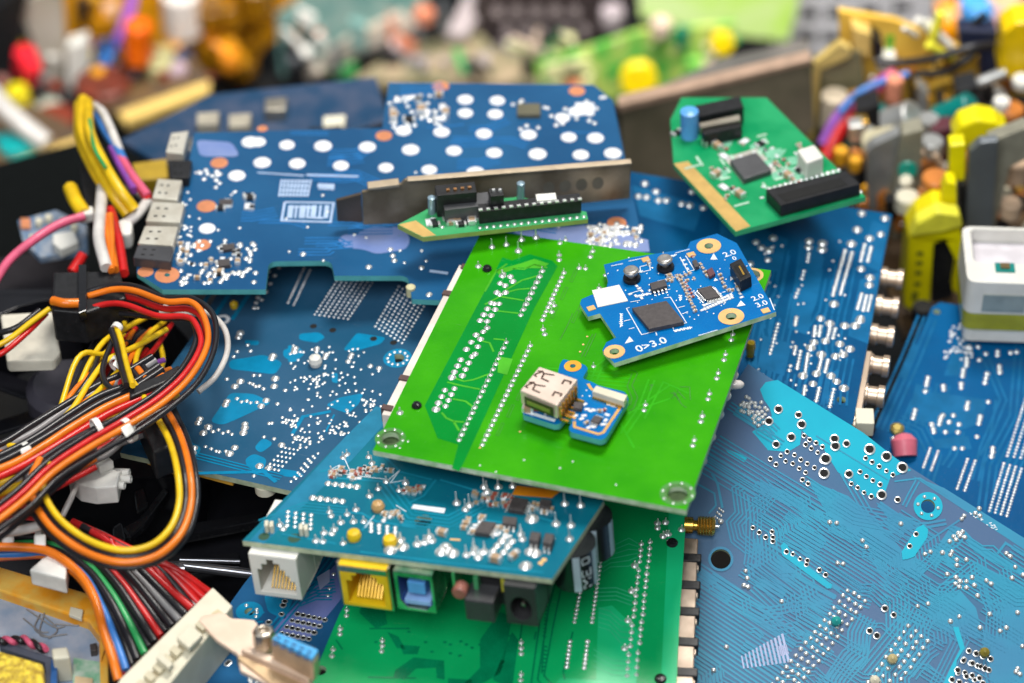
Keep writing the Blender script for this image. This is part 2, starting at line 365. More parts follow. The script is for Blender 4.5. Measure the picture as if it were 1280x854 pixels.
for k, (x, y) in enumerate([(725, 440), (729, 431), (734, 421), (703, 505), (650, 540), (600, 560)]): q = G.p(x, y); fu.ring(q, 0.001, .03, .009, 8)
G.pat(fu, goldflat)
# solder joints
for a, b in (((654, 321), (615, 346)),): pass
for (x, y) in [(670, 297), (652, 300), (633, 306), (615, 309), (598, 333), (648, 314), (628, 345), (500, 516), (609, 410)]: G.j([(x, y)], .11, 'spike' if y < 320 else 'pin')
for a, b, n in (((638, 346), (618, 380), 4), ((629, 343), (621, 366), 3), ((641, 352), (632, 366), 2), ((624, 380), (609, 402), 4), ((614, 379), (600, 401), 4),
                ((604, 415), (594, 443), 4), ((595, 419), (583, 437), 3), ((590, 446), (578, 470), 4), ((576, 450), (564, 473), 4), ((568, 486), (557, 508), 4), ((556, 488), (544, 512), 4)):
    G.j(row(a, b, n), .105, 'dome')
G.j([(545, 512), (565, 472)], .14, 'dome')
G.j(row((678, 339), (651, 394), 9), .10, 'pin'); G.j(row((633, 428), (574, 550), 19), .085, 'pin'); G.j(row((705, 341), (678, 400), 12), .085, 'pin')
G.j(row((663, 432), (603, 556), 21), .085, 'pin'); G.j([(679, 412), (681, 418), (707, 300), (700, 304), (699, 319), (699, 325), (741, 314), (738, 321), (724, 335), (732, 336), (757, 344), (768, 352), (749, 360), (742, 458), (807, 506), (805, 513), (693, 382), (690, 390)], .085, 'pin')
for x, y in ((916, 418), (907, 443), (898, 466), (887, 492), (878, 520), (868, 550)): G.j([(x, y), (x-2, y+7)], .085, 'pin')
G.scatter(480, 470, 880, 620, 0, .03); und = MB()
for k in range(9):
    x, y = R.uniform(690, 830), R.uniform(430, 590)
    G.bundle([(x, y), (x+R.uniform(-30, 30), y-R.uniform(15, 60)), (x+R.uniform(20, 70), y-R.uniform(20, 70))], R.randint(1, 4), .14, .05, .0032+k*.00003, und)
G.pat(und, mat('copper_under_green', (.030, .37, .003), .3))
G.j([(R.uniform(500, 930), R.uniform(330, 620)) for _ in range(0)]+[(655, 575), (700, 585), (770, 606), (600, 582), (620, 590), (716, 577), (660, 515), (500, 560), (510, 552)], .035, 'dome')
G.J = [(u, v, h, r*.8, k) for u, v, h, r, k in G.J]
# hole collars: ring of little vias round each mounting hole
for (x, y, r) in ((488, 548, .26), (847, 617, .30)):
    q = G.p(x, y); mb = MB(); mb.ring(q, r-.02, r+.10, .006, 28, 0); mb.build('mounting_hole_collar', mat('collar_green', (.05, .26, .03), .35), G.root)
    for k in range(8): G.J.append((q[0]+(r+.04)*math.cos(k*.785), q[1]+(r+.04)*math.sin(k*.785), .006, .035, 'dome'))
    MB().lathe((q[0], q[1], -.14), (0, 0, 1), [(0, r-.04), (.155, r-.04), (.155, r-.012), (0, r-.012)], 24).build('hole_sleeve', mat('sleeve_moss', (.10, .16, .07), .4, .5), G.root)
for (x, y) in ((521, 508), (609, 337)):
    q = G.p(x, y); MB().lathe((q[0], q[1], -.1), (0, 0, 1), [(0, .12), (.14, .12), (.19, .09), (.20, .04)], 20).build('plastic_locating_peg', black_gl, G.root)
q = G.p(940, 344); MB().ring(q, .2, .28, .005, 24).build('mounting_hole_collar', goldflat, G.root)
G.flush(l_green)
# connector strip under the left edge
P = G.poly([(477, 518), (574, 331), (600, 336), (500, 522)], -.17)
MB().prism(P, -.62, -.17).build('edge_connector', mat('pale_connector', (.80, .70, .62), .4), G.root, 'pale pink-white connector strip', .02)
for a in ((582, 333), (559, 366), (545, 390), (534, 450-42), (505, 472), (483, 509)):
    if a in ((545, 390), (534, 408)): continue
    q = G.p(a[0]+1, a[1]+1, -.15); MB().box((q[0], q[1], -.33), (.26, .16, .42), math.radians(ang_px(G, (480, 516), (584, 331)))+1.57).build('connector_latch', mat('latch_brown', (.10, .05, .045), .5), G.root)
# round clear pins sticking out under the right edge
for (x, y) in ((927, 472), (934, 484), (918, 498), (909, 521), (899, 549), (888, 579)):
    q = G.p(x, y, -.5); d = Vector(G.p(x+10, y, -.5))-Vector(q); d = Vector((d.x, d.y, -.0)).normalized()
    c = Vector((q[0], q[1], -.42)); rr = .115 if (x, y) == (934, 484) else .15
    MB().lathe(c-d*.75, d, [(0, rr), (.5, rr), (.6, rr*.85), (.66, rr*.5), (.68, .02)], 16).build('lamp_lens', mat('frosted_lens', (.75, .70, .66), .15, trans=.15), G.root)
# ================================================================== blue reader board with two silver inductors
H = Board('circuit_board', 'small bright blue board with big black chip and gold ringed holes, on bright green board', 'circuit board',
          (768, 452), (968, 392), 8.62, (.10, -.03), m_hub, .13,
          [(768, 454), (753, 438), (758, 428), (770, 422), (750, 392), (735, 396), (725, 380), (727, 374), (758, 361), (760, 352), (755, 331), (790, 322), (859, 311), (863, 302), (896, 292), (921, 304), (970, 390)], fr4g,
          [(768, 440, .115), (914, 396, .13), (886, 308, .11)], bottom=m_hub)
for (x, y, r0, r1) in ((768, 440, .115, .25), (914, 396, .13, .31), (886, 308, .11, .30)):
    q = H.p(x, y); mb = MB(); mb.ring(q, r0, r1, .012, 30); mb.ring(q, r1, r1+.001, .012, 30); mb.build('mounting_hole_ring', goldflat, H.root)
# white sticker, pads, chips
H.box('white_sticker', [(740, 363), (774, 356), (785, 376), (747, 384)], .002, .02, white_pl, 0)
for c in ((739, 385), (807, 324), (864, 318), (957, 388)): H.rect('square_pad', c, (.19, .17), 0, .002, .02, goldflat, 0)
H.chip([(790, 385), (833, 376), (855, 402)], .13); H.chip([(872, 361), (889, 357), (900, 370)], .10, ['ab', 'bc', 'cd', 'da'], pins=9)
H.chip([(812, 354), (831, 349), (834, 357)], .15, ['cd', 'ab'], pins=4); H.chip([(883, 338), (890, 334), (894, 342)], .1, None, m=mat('chip_maroon', (.13, .04, .05), .5))
H.chip([(865, 326), (870, 324), (874, 332)], .12)
o = H.chip([(912, 330), (926, 323), (939, 345)], .34, None, 'slot_connector', m=black_pl)
P = H.poly([(917, 333), (924, 329), (934, 343), (926, 347)], .345)
MB().prism(P, .33, .347).build('slot', black_hole, o)
P = H.poly([(923, 333), (925, 332), (931, 343), (929, 344)], .35); MB().prism(P, .34, .352).build('slot_contact', gold, o)
for (x, y) in ((790, 352), (832, 338)):
    q = H.p(x, y-2); o = MB().lathe((q[0], q[1], 0), (0, 0, 1), [(0, .21), (.06, .22), (.12, .20)], 22).build('inductor', black_pl, H.root)
    MB().lathe((q[0], q[1], .12), (0, 0, 1), [(0, .10), (.08, .10), (.10, .17), (.17, .19), (.21, .16), (.22, .12)], 22).build('inductor_cap', mat('ferrite_grey', (.42, .40, .37), .3, .5, noise=(.30, .28, .26), scale=6), o)
    H.comp(x-2, y-13, 'resistor', .22, 80)
# silkscreen
sk = MB()
for pts in ([(783, 386), (802, 419), (858, 404), (838, 372), (830, 373)], [(783, 386), (787, 385)], [(764, 333), (779, 330)], [(786, 327), (805, 323)], [(785, 368), (802, 363)], [(844, 317), (862, 312)],
            [(822, 352), (848, 346)], [(780, 402), (788, 400)], [(786, 412), (793, 410)], [(820, 416), (821, 420)], [(840, 407), (842, 412)], [(848, 385), (856, 383)], [(853, 393), (860, 390)], [(873, 420), (897, 413)],
            [(962, 373), (968, 388)], [(866, 367), (870, 366)], [(876, 376), (872, 373)], [(887, 376), (888, 380)], [(903, 366), (907, 365)], [(850, 322), (860, 340), (868, 338), (857, 320)], [(830, 330), (842, 350)], [(800, 334), (812, 331), (813, 338), (801, 341), (800, 334)],
            [(770, 360), (776, 372)], [(818, 360), (818, 366), (838, 362)], [(788, 378), (800, 376)]):
    H.trace(pts, .022, .012, sk)
for (a, b, c) in (((781, 430), (787, 421), (792, 427)), ((888, 325), (892, 317), (897, 325)), ((921, 384), (926, 376), (932, 382)), ((913, 352), (913, 346), (917, 349)), ((892, 352), (894, 348), (898, 351))): sk.cap([[(*H.p(*t), .012) for t in (a, b, c)]], 0)
H.pat(sk, silk)
sk2 = MB(); hx = ang_px(H, (768, 452), (968, 392))
H.text('0>3.0', 814, 431, .34, 3); H.text('2.0', 912, 317, .27, 3); H.text('0', 918, 323, .2, 3); H.text('2.0', 947, 372, .25, 3); H.text('3.0', 952, 380, .25, 3)
for x, y, n, s_ in ((776, 402, 7, 1), (854, 412, 9, 0), (806, 369, 7, 0), (842, 320, 3, 0), (850, 374, 3, 1), (800, 340, 3, 0)):
    for k in range(n):
        c = H.p(x+(0 if s_ else (k-n/2)*2.4), y+((k-n/2)*2.4 if s_ else -(k-n/2)*.5)); sk2.box((*c, .011), (.03, .09, .001), R.uniform(-.6, .6)); sk2.box((c[0]+.03, c[1], .0118), (.05, .03, .001), R.uniform(-.6, .6))
H.pat(sk2, silk)
# rows of tiny parts
for a, b, n, k in (((851, 352), (869, 390), 10, 'capacitor'), ((878, 388), (915, 372), 12, 'padpair'), ((880, 382), (914, 369), 10, 'padpair'), ((857, 355), (866, 372), 5, 'bead'), ((900, 345), (906, 360), 4, 'capacitor'), ((920, 355), (927, 372), 5, 'padpair'),
                   ((788, 368), (802, 373), 3, 'padpair'), ((796, 358), (802, 364), 3, 'padpair'), ((876, 332), (884, 346), 4, 'capacitor'), ((866, 322), (872, 336), 3, 'bead'), ((854, 326), (862, 342), 4, 'padpair'), ((848, 350), (862, 343), 4, 'capacitor')):
    for q in row(a, b, n): H.comp(*q, k, .11, R.choice((10, 100)))
H.cluster(805, 326, 812, 332, 2, .12); H.cluster(833, 346, 842, 353, 4, .12); H.cluster(840, 345, 870, 352, 7, .1); H.cluster(905, 358, 925, 366, 4, .11)
H.j([(782, 363), (797, 378), (812, 348), (760, 342), (772, 338), (895, 365), (903, 372), (910, 362), (899, 378), (905, 380), (873, 394), (862, 396), (868, 399), (880, 366), (906, 325), (900, 336), (915, 365), (843, 398), (890, 378), (884, 390), (892, 392), (858, 362), (846, 364), (850, 370), (793, 345), (786, 322), (829, 316)] +
    [(R.uniform(800, 940), R.uniform(330, 392)) for _ in range(60)], .022, 'dome')
H.j([(812, 363), (817, 362), (822, 361), (828, 360)], .045, 'dome')
H.flush(c_hub)
# ================================================================== little board with metal socket
U = Board('circuit_board', 'tiny blue board with a pale metal socket, lying on the bright green board', 'circuit board',
          (655, 520), (751, 550), 8.5, (.06, -.03), mat('mask_socket_blue', (.0, .12, .36), .25, noise=(.0, .16, .42), scale=1), .16,
          [(653, 518), (655, 511), (690, 470), (697, 468), (700, 455), (704, 449), (731, 456), (735, 461), (728, 473), (741, 478), (748, 482), (781, 490), (786, 499), (757, 548), (750, 550), (713, 540), (711, 535), (716, 527), (708, 521), (700, 530), (693, 531)], edge_teal,
          [(716, 458, .07)], bottom=edge_teal, fr=.06)
q = U.p(716, 458); mb = MB(); mb.ring(q, .07, .205, .012, 28); mb.build('mounting_hole_ring', mat('ring_orange', (.85, .38, .02), .35), U.root)
# metal shell : top face from the photograph, real height
sh = U.poly([(650, 488), (674, 458), (722, 474), (696, 507)], .54)
o = MB().prism(sh, .13, .54).build('socket_shell', mat('shell_pale_rose', (.82, .66, .56), .38, .45, noise=(.74, .58, .48), scale=2), U.root, 'pale metal plug socket shell', .025)
sd = U.poly([(651, 490), (696, 508)], .54)
a, b = Vector(sd[0]), Vector(sd[1]); dd = (b-a); nn = Vector((dd.y, -dd.x)).normalized()
m = MB(); m.obox((*(a+dd*.1+nn*.004), .18), (*(dd*.8), 0), (*(nn*.01), 0), (0, 0, .28)); m.build('socket_mouth', mat('socket_dark', (.05, .06, .02), .4), o)
m = MB(); m.obox((*(a+dd*.18+nn*.012), .28), (*(dd*.64), 0), (*(nn*.03), 0), (0, 0, .09)); m.build('socket_tongue', mat('tongue_olive', (.22, .30, .05), .4), o)
def ucut(pts, wd=.042): MB().strip(U.poly(pts, .546), wd, .548).build('shell_cutout', mat('cut_dark', (.05, .02, .01), .8), o)
for ox, oy in ((0, 0), (-11, 14)):
    ucut([(677+ox, 472+oy-7), (671+ox, 470-3+oy), (668+ox, 476-7+oy), (671+ox, 477-6+oy)]); ucut([(672+ox, 464+oy), (678+ox, 464+oy), (680+ox, 467+oy), (677+ox, 473+oy), (686+ox, 477+oy)]); ucut([(680+ox, 467+oy), (693+ox, 469+oy)])
for ox, oy in ((0, 0), (-12, 15)): ucut([(702.5+ox, 480+oy), (705.5+ox, 475+oy), (714+ox, 477.5+oy), (712.5+ox, 480.5+oy)], .045)
e0, e1 = [Vector(t) for t in U.poly([(722, 474), (696, 507)], .54)]; dd = e1-e0; nn = Vector((-dd.y, dd.x)).normalized()
m = MB()
for k in range(6): t = e0+dd*(.12+.15*k); m.obox((*(t), .02), (*(dd*.06), 0), (*(nn*.22), 0), (0, 0, .05)); m.obox((*(t), .02), (*(dd*.05), 0), (*(nn*.05), 0), (0, 0, .4))
m.build('socket_contacts', gold, U.root)
# white flat cable connector with pins
cb = U.poly([(740, 489), (745, 482), (784, 494), (780, 502)], .2)
MB().prism(cb, .01, .2).build('flat_cable_connector', cream, U.root, 'white flat cable connector', .012)
m = MB(); a, b = [Vector(t) for t in U.poly([(744, 493), (778, 505)], .05)]; nn = Vector(((b-a).y, -(b-a).x)).normalized()
for k in range(13): t = a+(b-a)*k/12; m.obox((*t, .01), (*(nn*.14), 0), (.03, .01, 0), (0, 0, .04))
m.build('connector_pins', gold, U.root)
U.chip([(718, 502), (729, 503), (727, 511)], .12); U.chip([(743, 519), (753, 522), (748, 529)], .08, ['ab', 'cd'], pins=4)
gs = MB()
for pts in ([(698, 523), (705, 518), (713, 518)], [(718, 527), (718, 534), (748, 543), (754, 541), (781, 501)], [(735, 480), (738, 485), (741, 488)], [(715, 519), (719, 524)]): gs.strip(U.poly(pts), .07, .008)
U.pat(gs, mat('gold_flat_orange', (.75, .42, .12), .35, .3))
for x, y, k, a in ((716, 517, 'padpair', 30), (719, 520, 'padpair', 30), (731, 506, 'padpair', 60), (734, 512, 'padpair', 30), (738, 514, 'padpair', 0), (742, 513, 'padpair', 0), (750, 515, 'capacitor', 20), (755, 514, 'bead', 60), (759, 519, 'padpair', 0), (733, 530, 'capacitor', 70), (736, 535, 'padpair', 60), (727, 524, 'padpair', 60), (730, 520, 'padpair', 30), (757, 526, 'padpair', 90), (762, 506, 'padpair', 10), (768, 508, 'padpair', 10), (754, 531, 'padpair', 30), (741, 534, 'padpair', 0)): U.comp(x, y, k, .13, a)
for x, y in ((664, 508), (672, 512), (688, 517), (660, 514), (695, 516)): U.comp(x, y, R.choice(('bead', 'padpair', 'capacitor')), .26, 20)
m = MB(); m.strip(U.poly([(657, 515), (694, 526)]), .1, .006); U.pat(m, silk)
U.j([(746, 496), (737, 495), (733, 488), (728, 495), (745, 532), (758, 530)], .025)
U.flush()
# ================================================================== teal router board with ports
T = Board('router_board', 'teal circuit board with five ports along its front edge, just below the bright green board', 'circuit board',
          (303, 676), (690, 724), 6.85, (.08, -.06), m_teal, .15, [(303, 676), (690, 724), (755, 626), (700, 560), (500, 490), (430, 548)], fr4,
          [(529, 651, .2)], bottom=m_teal)
ta = MB()
for pts in ([(430, 548), (470, 508), (495, 515), (440, 575), (330, 680), (312, 676)],): T.area(pts, .004, ta)
T.pat(ta, mat('copper_teal_edge', (.02, .20, .33), .2))
for pts in ([(420, 640), (452, 642), (470, 652), (520, 660)], [(450, 690), (560, 704), (680, 716)], [(480, 664), (505, 655), (540, 660)], [(400, 590), (425, 585), (440, 590)], [(420, 598), (500, 604), (512, 609)], [(570, 660), (600, 650), (640, 655)], [(640, 620), (650, 640), (700, 655)], [(352, 668), (420, 680)],
            [(452, 652), (463, 652), (452, 664)], [(470, 560), (500, 590), (540, 600)], [(550, 600), (600, 615), (615, 625)], [(510, 630), (530, 620), (545, 600)]): T.trace(pts, .06, .008)
T.bundle([(490, 600), (520, 640), (560, 645), (600, 625)], 4, .12, .05, side=-1); T.bundle([(330, 660), (380, 640), (430, 645)], 4, .1, .05)
sk = MB()
for pts in ([(412, 588), (424, 582), (420, 592), (486, 600), (500, 588)], [(500, 588), (488, 604), (510, 600)], [(456, 660), (468, 645)], [(495, 632), (508, 640)], [(430, 572), (438, 590)]): T.trace(pts, .02, .011, sk)
T.area([(517, 631), (557, 636), (555, 642), (514, 636)], .011, sk); T.pat(sk, silk)
T.j([(410+9*k, 604.5+k*1.1) for k in range(5)], .09, 'dome'); T.j([(391+9.2*k, 622.5+k*1.1) for k in range(5)], .09, 'dome')
T.j(grid((360, 640), (389, 644), (359, 657), 4, 4), .055, 'dome')
T.j([(412, 640), (414, 645), (434, 643), (445, 637), (426, 653), (418, 662), (415, 667), (405, 666), (395, 676), (404, 677), (350, 656), (354, 661), (429, 679), (462, 620), (473, 611), (483, 602), (499, 613), (507, 604), (429, 572), (434, 568), (461, 571), (465, 579), (414, 589), (442, 652), (455, 652)], .085, 'pin')
T.j(grid((464, 655), (494, 660), (464, 664), 4, 3), .06, 'dome')
T.j([(505, 683), (531, 678), (537, 671), (540, 676), (522, 680), (501, 675)], .11, 'pin'); T.j([(504, 684), (488, 688)], .15, 'dome')
T.j([(571, 629), (582, 637), (605, 609), (623, 609), (641, 608), (609, 615), (587, 632), (706, 630), (726, 632), (695, 655), (714, 657), (712, 674), (653, 674), (651, 668), (664, 648), (583, 694), (592, 691), (606, 690), (593, 686)], .1, 'spike')
T.j([(665, 649), (552, 690), (560, 688), (566, 692), (557, 684), (657, 708), (669, 692), (663, 690)], .15, 'dome'); T.j([(628, 676), (640, 677), (617, 688), (630, 690), (635, 683), (622, 682), (641, 693), (618, 695), (598, 697), (604, 690), (643, 695), (645, 690)], .1, 'dome')
T.j([(x, y) for x, y in ((676, 704), (680, 700), (645, 573+20))], .06, 'gpad')
T.cluster(420, 585, 470, 600, 26, .15, 0, ('capacitor', 'resistor', 'padpair', 'bead'), -12); T.cluster(458, 583, 494, 590, 8, .14); T.cluster(505, 609, 530, 618, 16, .14, 0, ('capacitor', 'bead', 'padpair'), -6)
T.cluster(585, 618, 640, 634, 24, .15, 0, ('capacitor', 'bead', 'padpair')); T.cluster(478, 641, 505, 652, 20, .12); T.cluster(580, 648, 604, 668, 14, .17, 0, ('capacitor', 'padpair')); T.cluster(612, 660, 638, 672, 10, .16, 0, ('capacitor', 'padpair')); T.cluster(655, 632, 690, 645, 8, .16)
T.comp(553, 668, 'capacitor', .26, -8); T.comp(620, 701, 'capacitor', .3, -8); T.comp(642, 697, 'capacitor', .24, 60)
T.box('copper_pad', [(563, 673), (576, 674), (575, 676), (562, 675)], 0, .01, goldflat, 0)
T.chip([(641, 621), (660, 624), (654, 639)], .14, ['bc', 'da'], pins=5); T.chip([(602, 651), (620, 653), (611, 667)], .14, ['bc', 'da'], pins=5)
T.chip([(676, 623), (689, 625), (687, 634)], .17, ['ab', 'cd'], pins=2); T.chip([(629, 645), (646, 647), (645, 656)], .16, ['cd'], pins=3)
T.chip([(664, 664), (676, 666), (673, 677)], .24, ['ab', 'cd'], pins=2); T.chip([(682, 666), (693, 668), (689, 680)], .24, ['ab', 'cd'], pins=2)
T.box('orange_film', [(640, 618), (646, 607), (701, 613), (690, 622)], .002, .02, orange_k, 0)
q = T.p(473, 637); MB().lathe((q[0], q[1], 0), (0, 0, 1), [(0, .14), (.1, .16), (.2, .12), (.24, .02)], 12).build('ceramic_bead', mat('bead_tan', (.60, .36, .14), .4), T.root)
# yellow and clear plastic pegs that poke through
for x, y in ((443, 673), (488, 680)):
    q = T.p(x, y); MB().lathe((q[0], q[1], -.05), (0, 0, 1), [(0, .15), (.15, .17), (.24, .14), (.26, .02)], 14).build('plastic_peg', yellow_pl, T.root)
for x, y in ((337, 663), (380, 667)):
    q = T.p(x, y); mb = MB(); mb.box((q[0]-.05, q[1], .1), (.09, .2, .24), .3); mb.box((q[0]+.07, q[1], .1), (.09, .2, .24), .3); mb.build('clip_peg', cream, T.root, None, .02)
mb = MB(); q = T.p(330, 671); mb.cap([[(x, y, .006) for x, y in circ(q, .13)]], 0); q = T.p(368, 673); mb.cap([[(x, y, .006) for x, y in circ(q, .15)]], 0); T.pat(mb, mat('peg_hole', (.02, .08, .04), .6))
def tf(mb, u0, v0, h0):
    mb.v = [(u0+x, v0+z, h0+y) for x, y, z in mb.v]; return mb
def port(B, name, u0, u1, v0, dep, h0, h1, cav, m_body, m_in, cd=.9, parent=None, bevel=.015, label=None):
    wd, ht = u1-u0, h1-h0; P = [(0, 0), (wd, 0), (wd, ht), (0, ht)]; H = [(x*wd, y*ht) for x, y in cav]
    a = MB(); a.prism(P, 0, cd, [H], 0, 0); k = tf(a, u0, v0, h0)
    k.m = [0]*len(k.m)
    b = MB().prism(P, cd, dep); tf(b, u0, v0, h0); n0 = len(k.v); k.v += b.v; k.f += [[n0+i for i in f] for f in b.f]; k.m += [0]*len(b.f); k.sm += b.sm
    o = k.build(name, m_body, parent or B.root, label, bevel)
    c = MB().cap([[(x, y, cd-.01) for x, y in H]]); c.quadring([(x, y, .03) for x, y in circ((0, 0), .001, len(H))][:0] or [(x*.995+.005*wd/2, y*.995, .02) for x, y in H], [(x*.995+.005*wd/2, y*.995, cd-.01) for x, y in H]); tf(c, u0, v0, h0).build('port_lining', m_in, o)
    return o, wd, ht
RJ = [(.12, .08), (.88, .08), (.88, .62), (.76, .62), (.76, .76), (.66, .76), (.66, .90), (.34, .90), (.34, .76), (.24, .76), (.24, .62), (.12, .62)]
RJW = [(.14, .10), (.90, .12), (.90, .42), (.80, .42), (.80, .55), (.72, .55), (.72, .68), (.62, .68), (.62, .82), (.50, .82), (.50, .90), (.36, .90), (.36, .78), (.24, .78), (.24, .64), (.14, .64)]
def uat(x, y): return T.p(x, y, -.17)[0]
u0, u1 = uat(312, 688), uat(371, 696); fv = T.p(312, 688, -.16)[1]
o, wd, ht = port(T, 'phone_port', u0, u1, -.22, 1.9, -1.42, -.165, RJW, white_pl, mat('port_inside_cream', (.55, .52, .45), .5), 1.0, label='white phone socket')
m = MB()
for k in range(8): m.obox((u0+wd*(.34+.068*k), -.12, -1.42+ht*.14), (.03, 0, 0), (0, .5, .5), (0, 0, .02))
m.build('gold_contacts', gold, o)
u0, u1 = uat(424, 702), uat(484, 710)
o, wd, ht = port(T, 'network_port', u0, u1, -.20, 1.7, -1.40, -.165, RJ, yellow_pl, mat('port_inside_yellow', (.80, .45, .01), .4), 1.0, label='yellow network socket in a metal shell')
m = MB(); e = .05
m.obox((u0-e, -.16, -1.40-e), (wd+2*e, 0, 0), (0, 1.7, 0), (0, 0, e-.003)); m.obox((u0-e, -.16, -1.4), (e-.003, 0, 0), (0, 1.7, 0), (0, 0, ht)); m.obox((u1+.003, -.16, -1.4), (e-.003, 0, 0), (0, 1.7, 0), (0, 0, ht)); m.obox((u0, -.225, -1.4+ht*.86), (wd, 0, 0), (0, .02, 0), (0, 0, ht*.12))
m.build('port_shell', steel, o)
m = MB()
for k in range(8): m.obox((u0+wd*(.27+.068*k), -.1, -1.40+ht*.16), (.035, 0, 0), (0, .5, .45), (0, 0, .02))
m.build('gold_contacts', gold, o)
u0, u1 = uat(492, 711), uat(541, 717)
UB = [(.1, .28), (.28, .08), (.75, .06), (.93, .24), (.93, .86), (.1, .88)]
o, wd, ht = port(T, 'usb_port', u0, u1, -.20, 1.5, -1.32, -.165, UB, mat('port_shell_green_steel', (.60, .66, .55), .25, .95, noise=(.15, .42, .28), scale=2), mat('port_inside_navy', (.03, .08, .28), .4), .8, label='square plug socket with blue tongue')  # green reflection of the board painted into the steel colour
m = MB(); m.obox((u0+wd*.3, -.12, -1.32+ht*.40), (wd*.45, 0, 0), (0, .7, 0), (0, 0, ht*.30)); m.build('port_tongue', blue_pl, o, None, .02)
m = MB(); m.obox((u0+wd*.18, -.15, -1.32+ht*.13), (wd*.68, 0, 0), (0, .6, 0), (0, 0, ht*.12)); m.build('port_ledge', mat('pale_blue_plastic', (.30, .50, .85), .35), o, None, .02)
u0, u1 = uat(566, 720), uat(590, 723)
m = MB(); m.obox((u0-.05, -.05, -.85), (.06, 0, 0), (0, .5, 0), (0, 0, .68)); m.obox((u1, -.05, -.7), (.1, 0, 0), (0, .5, 0), (0, 0, .5)); m.build('metal_tab', mat('tab_green_metal', (.10, .50, .20), .3, .5), T.root)
MB().lathe((u0+.17, -.05, -.50), (0, -1, 0), [(0, .17), (.25, .17), (.28, .14)], 16).build('indicator_lamp', mat('lamp_dark_red', (.32, .12, .09), .35), T.root)
u0, u1 = uat(588, 722), uat(630, 728)
m = MB(); m.obox((u0+.05, .15, -1.12), (u1-u0-.15, 0, 0), (0, 1.2, 0), (0, 0, .95)); m.build('power_switch', black_pl, T.root, None, .02)
m = MB(); m.obox((u0-.10, -.42, -1.17), (.68, 0, 0), (0, .6, 0), (0, 0, .62)); m.build('switch_button', mat('button_grey', (.045, .045, .048), .35), T.root, None, .04)
u0, u1 = uat(630, 728), uat(667, 732)
JK = [(.5+.34*math.cos(t*math.tau/20), .42+.30*math.sin(t*math.tau/20)) for t in range(20)]
o, wd, ht = port(T, 'power_jack', u0, u1+.05, -.20, 1.3, -1.32, -.165, JK, mat('jack_black', (.035, .035, .037), .4, bump=.1), black_hole, .9, label='black round power socket')
MB().lathe((u0+wd*.52, -.02, -1.32+ht*.44), (0, -1, 0), [(-.8, .07), (0, .07), (.06, .05), (.08, .01)], 14).build('jack_pin', steel, o)
m = MB(); m.obox((u0-.13, .05, -.62), (.08, 0, 0), (0, .3, 0), (0, 0, .46)); m.build('metal_tab', mat('tab_yellow', (.55, .50, .05), .4), T.root)
# capacitors hanging under the right edge
for k, (x, y, hh) in enumerate(((716, 678, 1.05), (737, 645, 1.0))):
    q = T.p(x, y, -.16); r = .52
    c = MB().lathe((q[0], q[1], -.16), (0, 0, -1), [(0, r), (hh, r), (hh+.04, r-.06)], 32).build('capacitor', mat('sleeve_black', (.012, .014, .016), .22), T.root, 'black capacitor with silver stripes')
    for a0, a1 in ((-78, -58), (-22, 4)):
        mb = MB(); A = [(q[0]+(r+.006)*math.cos(math.radians(t)), q[1]+(r+.006)*math.sin(math.radians(t))) for t in range(a0, a1+1, 3)]
        mb.add([(x_, y_, -.17) for x_, y_ in A]+[(x_, y_, -.16-hh+.01) for x_, y_ in A], [(i, i+1, len(A)+i+1, len(A)+i) for i in range(len(A)-1)], 0, True); mb.build('silver_stripe', mat('stripe_silver', (.42, .50, .58), .35), c)
    if k == 0:
        mb = MB(); t0 = -42; rr = r+.008
        def cp(a, h): a = math.radians(t0+a); return Vector((q[0]+rr*math.cos(a), q[1]+rr*math.sin(a), -.16-hh+h))
        def bar(a0, h0, a1, h1, wv=.035): 
            A, B_ = cp(a0, h0), cp(a1, h1); n_ = Vector((math.cos(math.radians(t0)), math.sin(math.radians(t0)), 0)); s_ = (B_-A).normalized().cross(n_)*wv/2
            mb.add([A-s_, A+s_, B_+s_, B_-s_], [(0, 1, 2, 3)])
        for (a0, h0, a1, h1) in ((-14, .08, 10, .08), (-14, .12, -2, .22), (-2, .22, -14, .32), (-14, .32, 10, .32), (-14, .42, 10, .42), (-14, .42, -14, .62), (-2, .42, -2, .58), (10, .42, 10, .62), (-12, .78, 8, .78), (-12, .95, 8, .95), (-12, .78, -12, .95), (8, .78, 8, .95)): bar(a0, h0, a1, h1)
        mb.build('printed_lettering', mat('print_pale', (.6, .66, .7), .5), c)
T.flush(c_teal)
# ================================================================== lower green board
L = Board('circuit_board', 'darker green board at the bottom, rows of pins and metal connectors along its right edge', 'circuit board',
          (470, 800), (840, 812), 4.6, (.0, .14), m_low, .16, [(330, 960), (388, 854), (425, 766), (470, 690), (700, 560), (864, 590), (853, 700), (846, 854), (840, 960)], fr4g,
          [(401, 838, .13)], bottom=m_low)
L.area([(836, 640), (858, 640), (844, 860), (826, 860)], .004); L.area([(836, 585), (862, 590), (858, 640), (834, 640)], .0045)
L.area([(748, 760), (765, 757), (800, 790), (795, 860), (690, 860), (700, 848), (745, 850)], .004)
d = MB()
for pts in ([(455, 748), (478, 745), (484, 780), (470, 786), (449, 766)], [(600, 800), (625, 765), (640, 772), (630, 830), (625, 842), (590, 862), (575, 860), (600, 835)], [(616, 850), (640, 790), (648, 800), (640, 862)], [(484, 790), (498, 796), (507, 812), (496, 810)],
            [(500, 806), (525, 808), (522, 818), (504, 818)], [(517, 822), (555, 826), (556, 850), (546, 848), (545, 835), (520, 836), (505, 850), (492, 846), (494, 838)], [(560, 848), (590, 850), (588, 862), (560, 862)]): L.area(pts, .005, d)
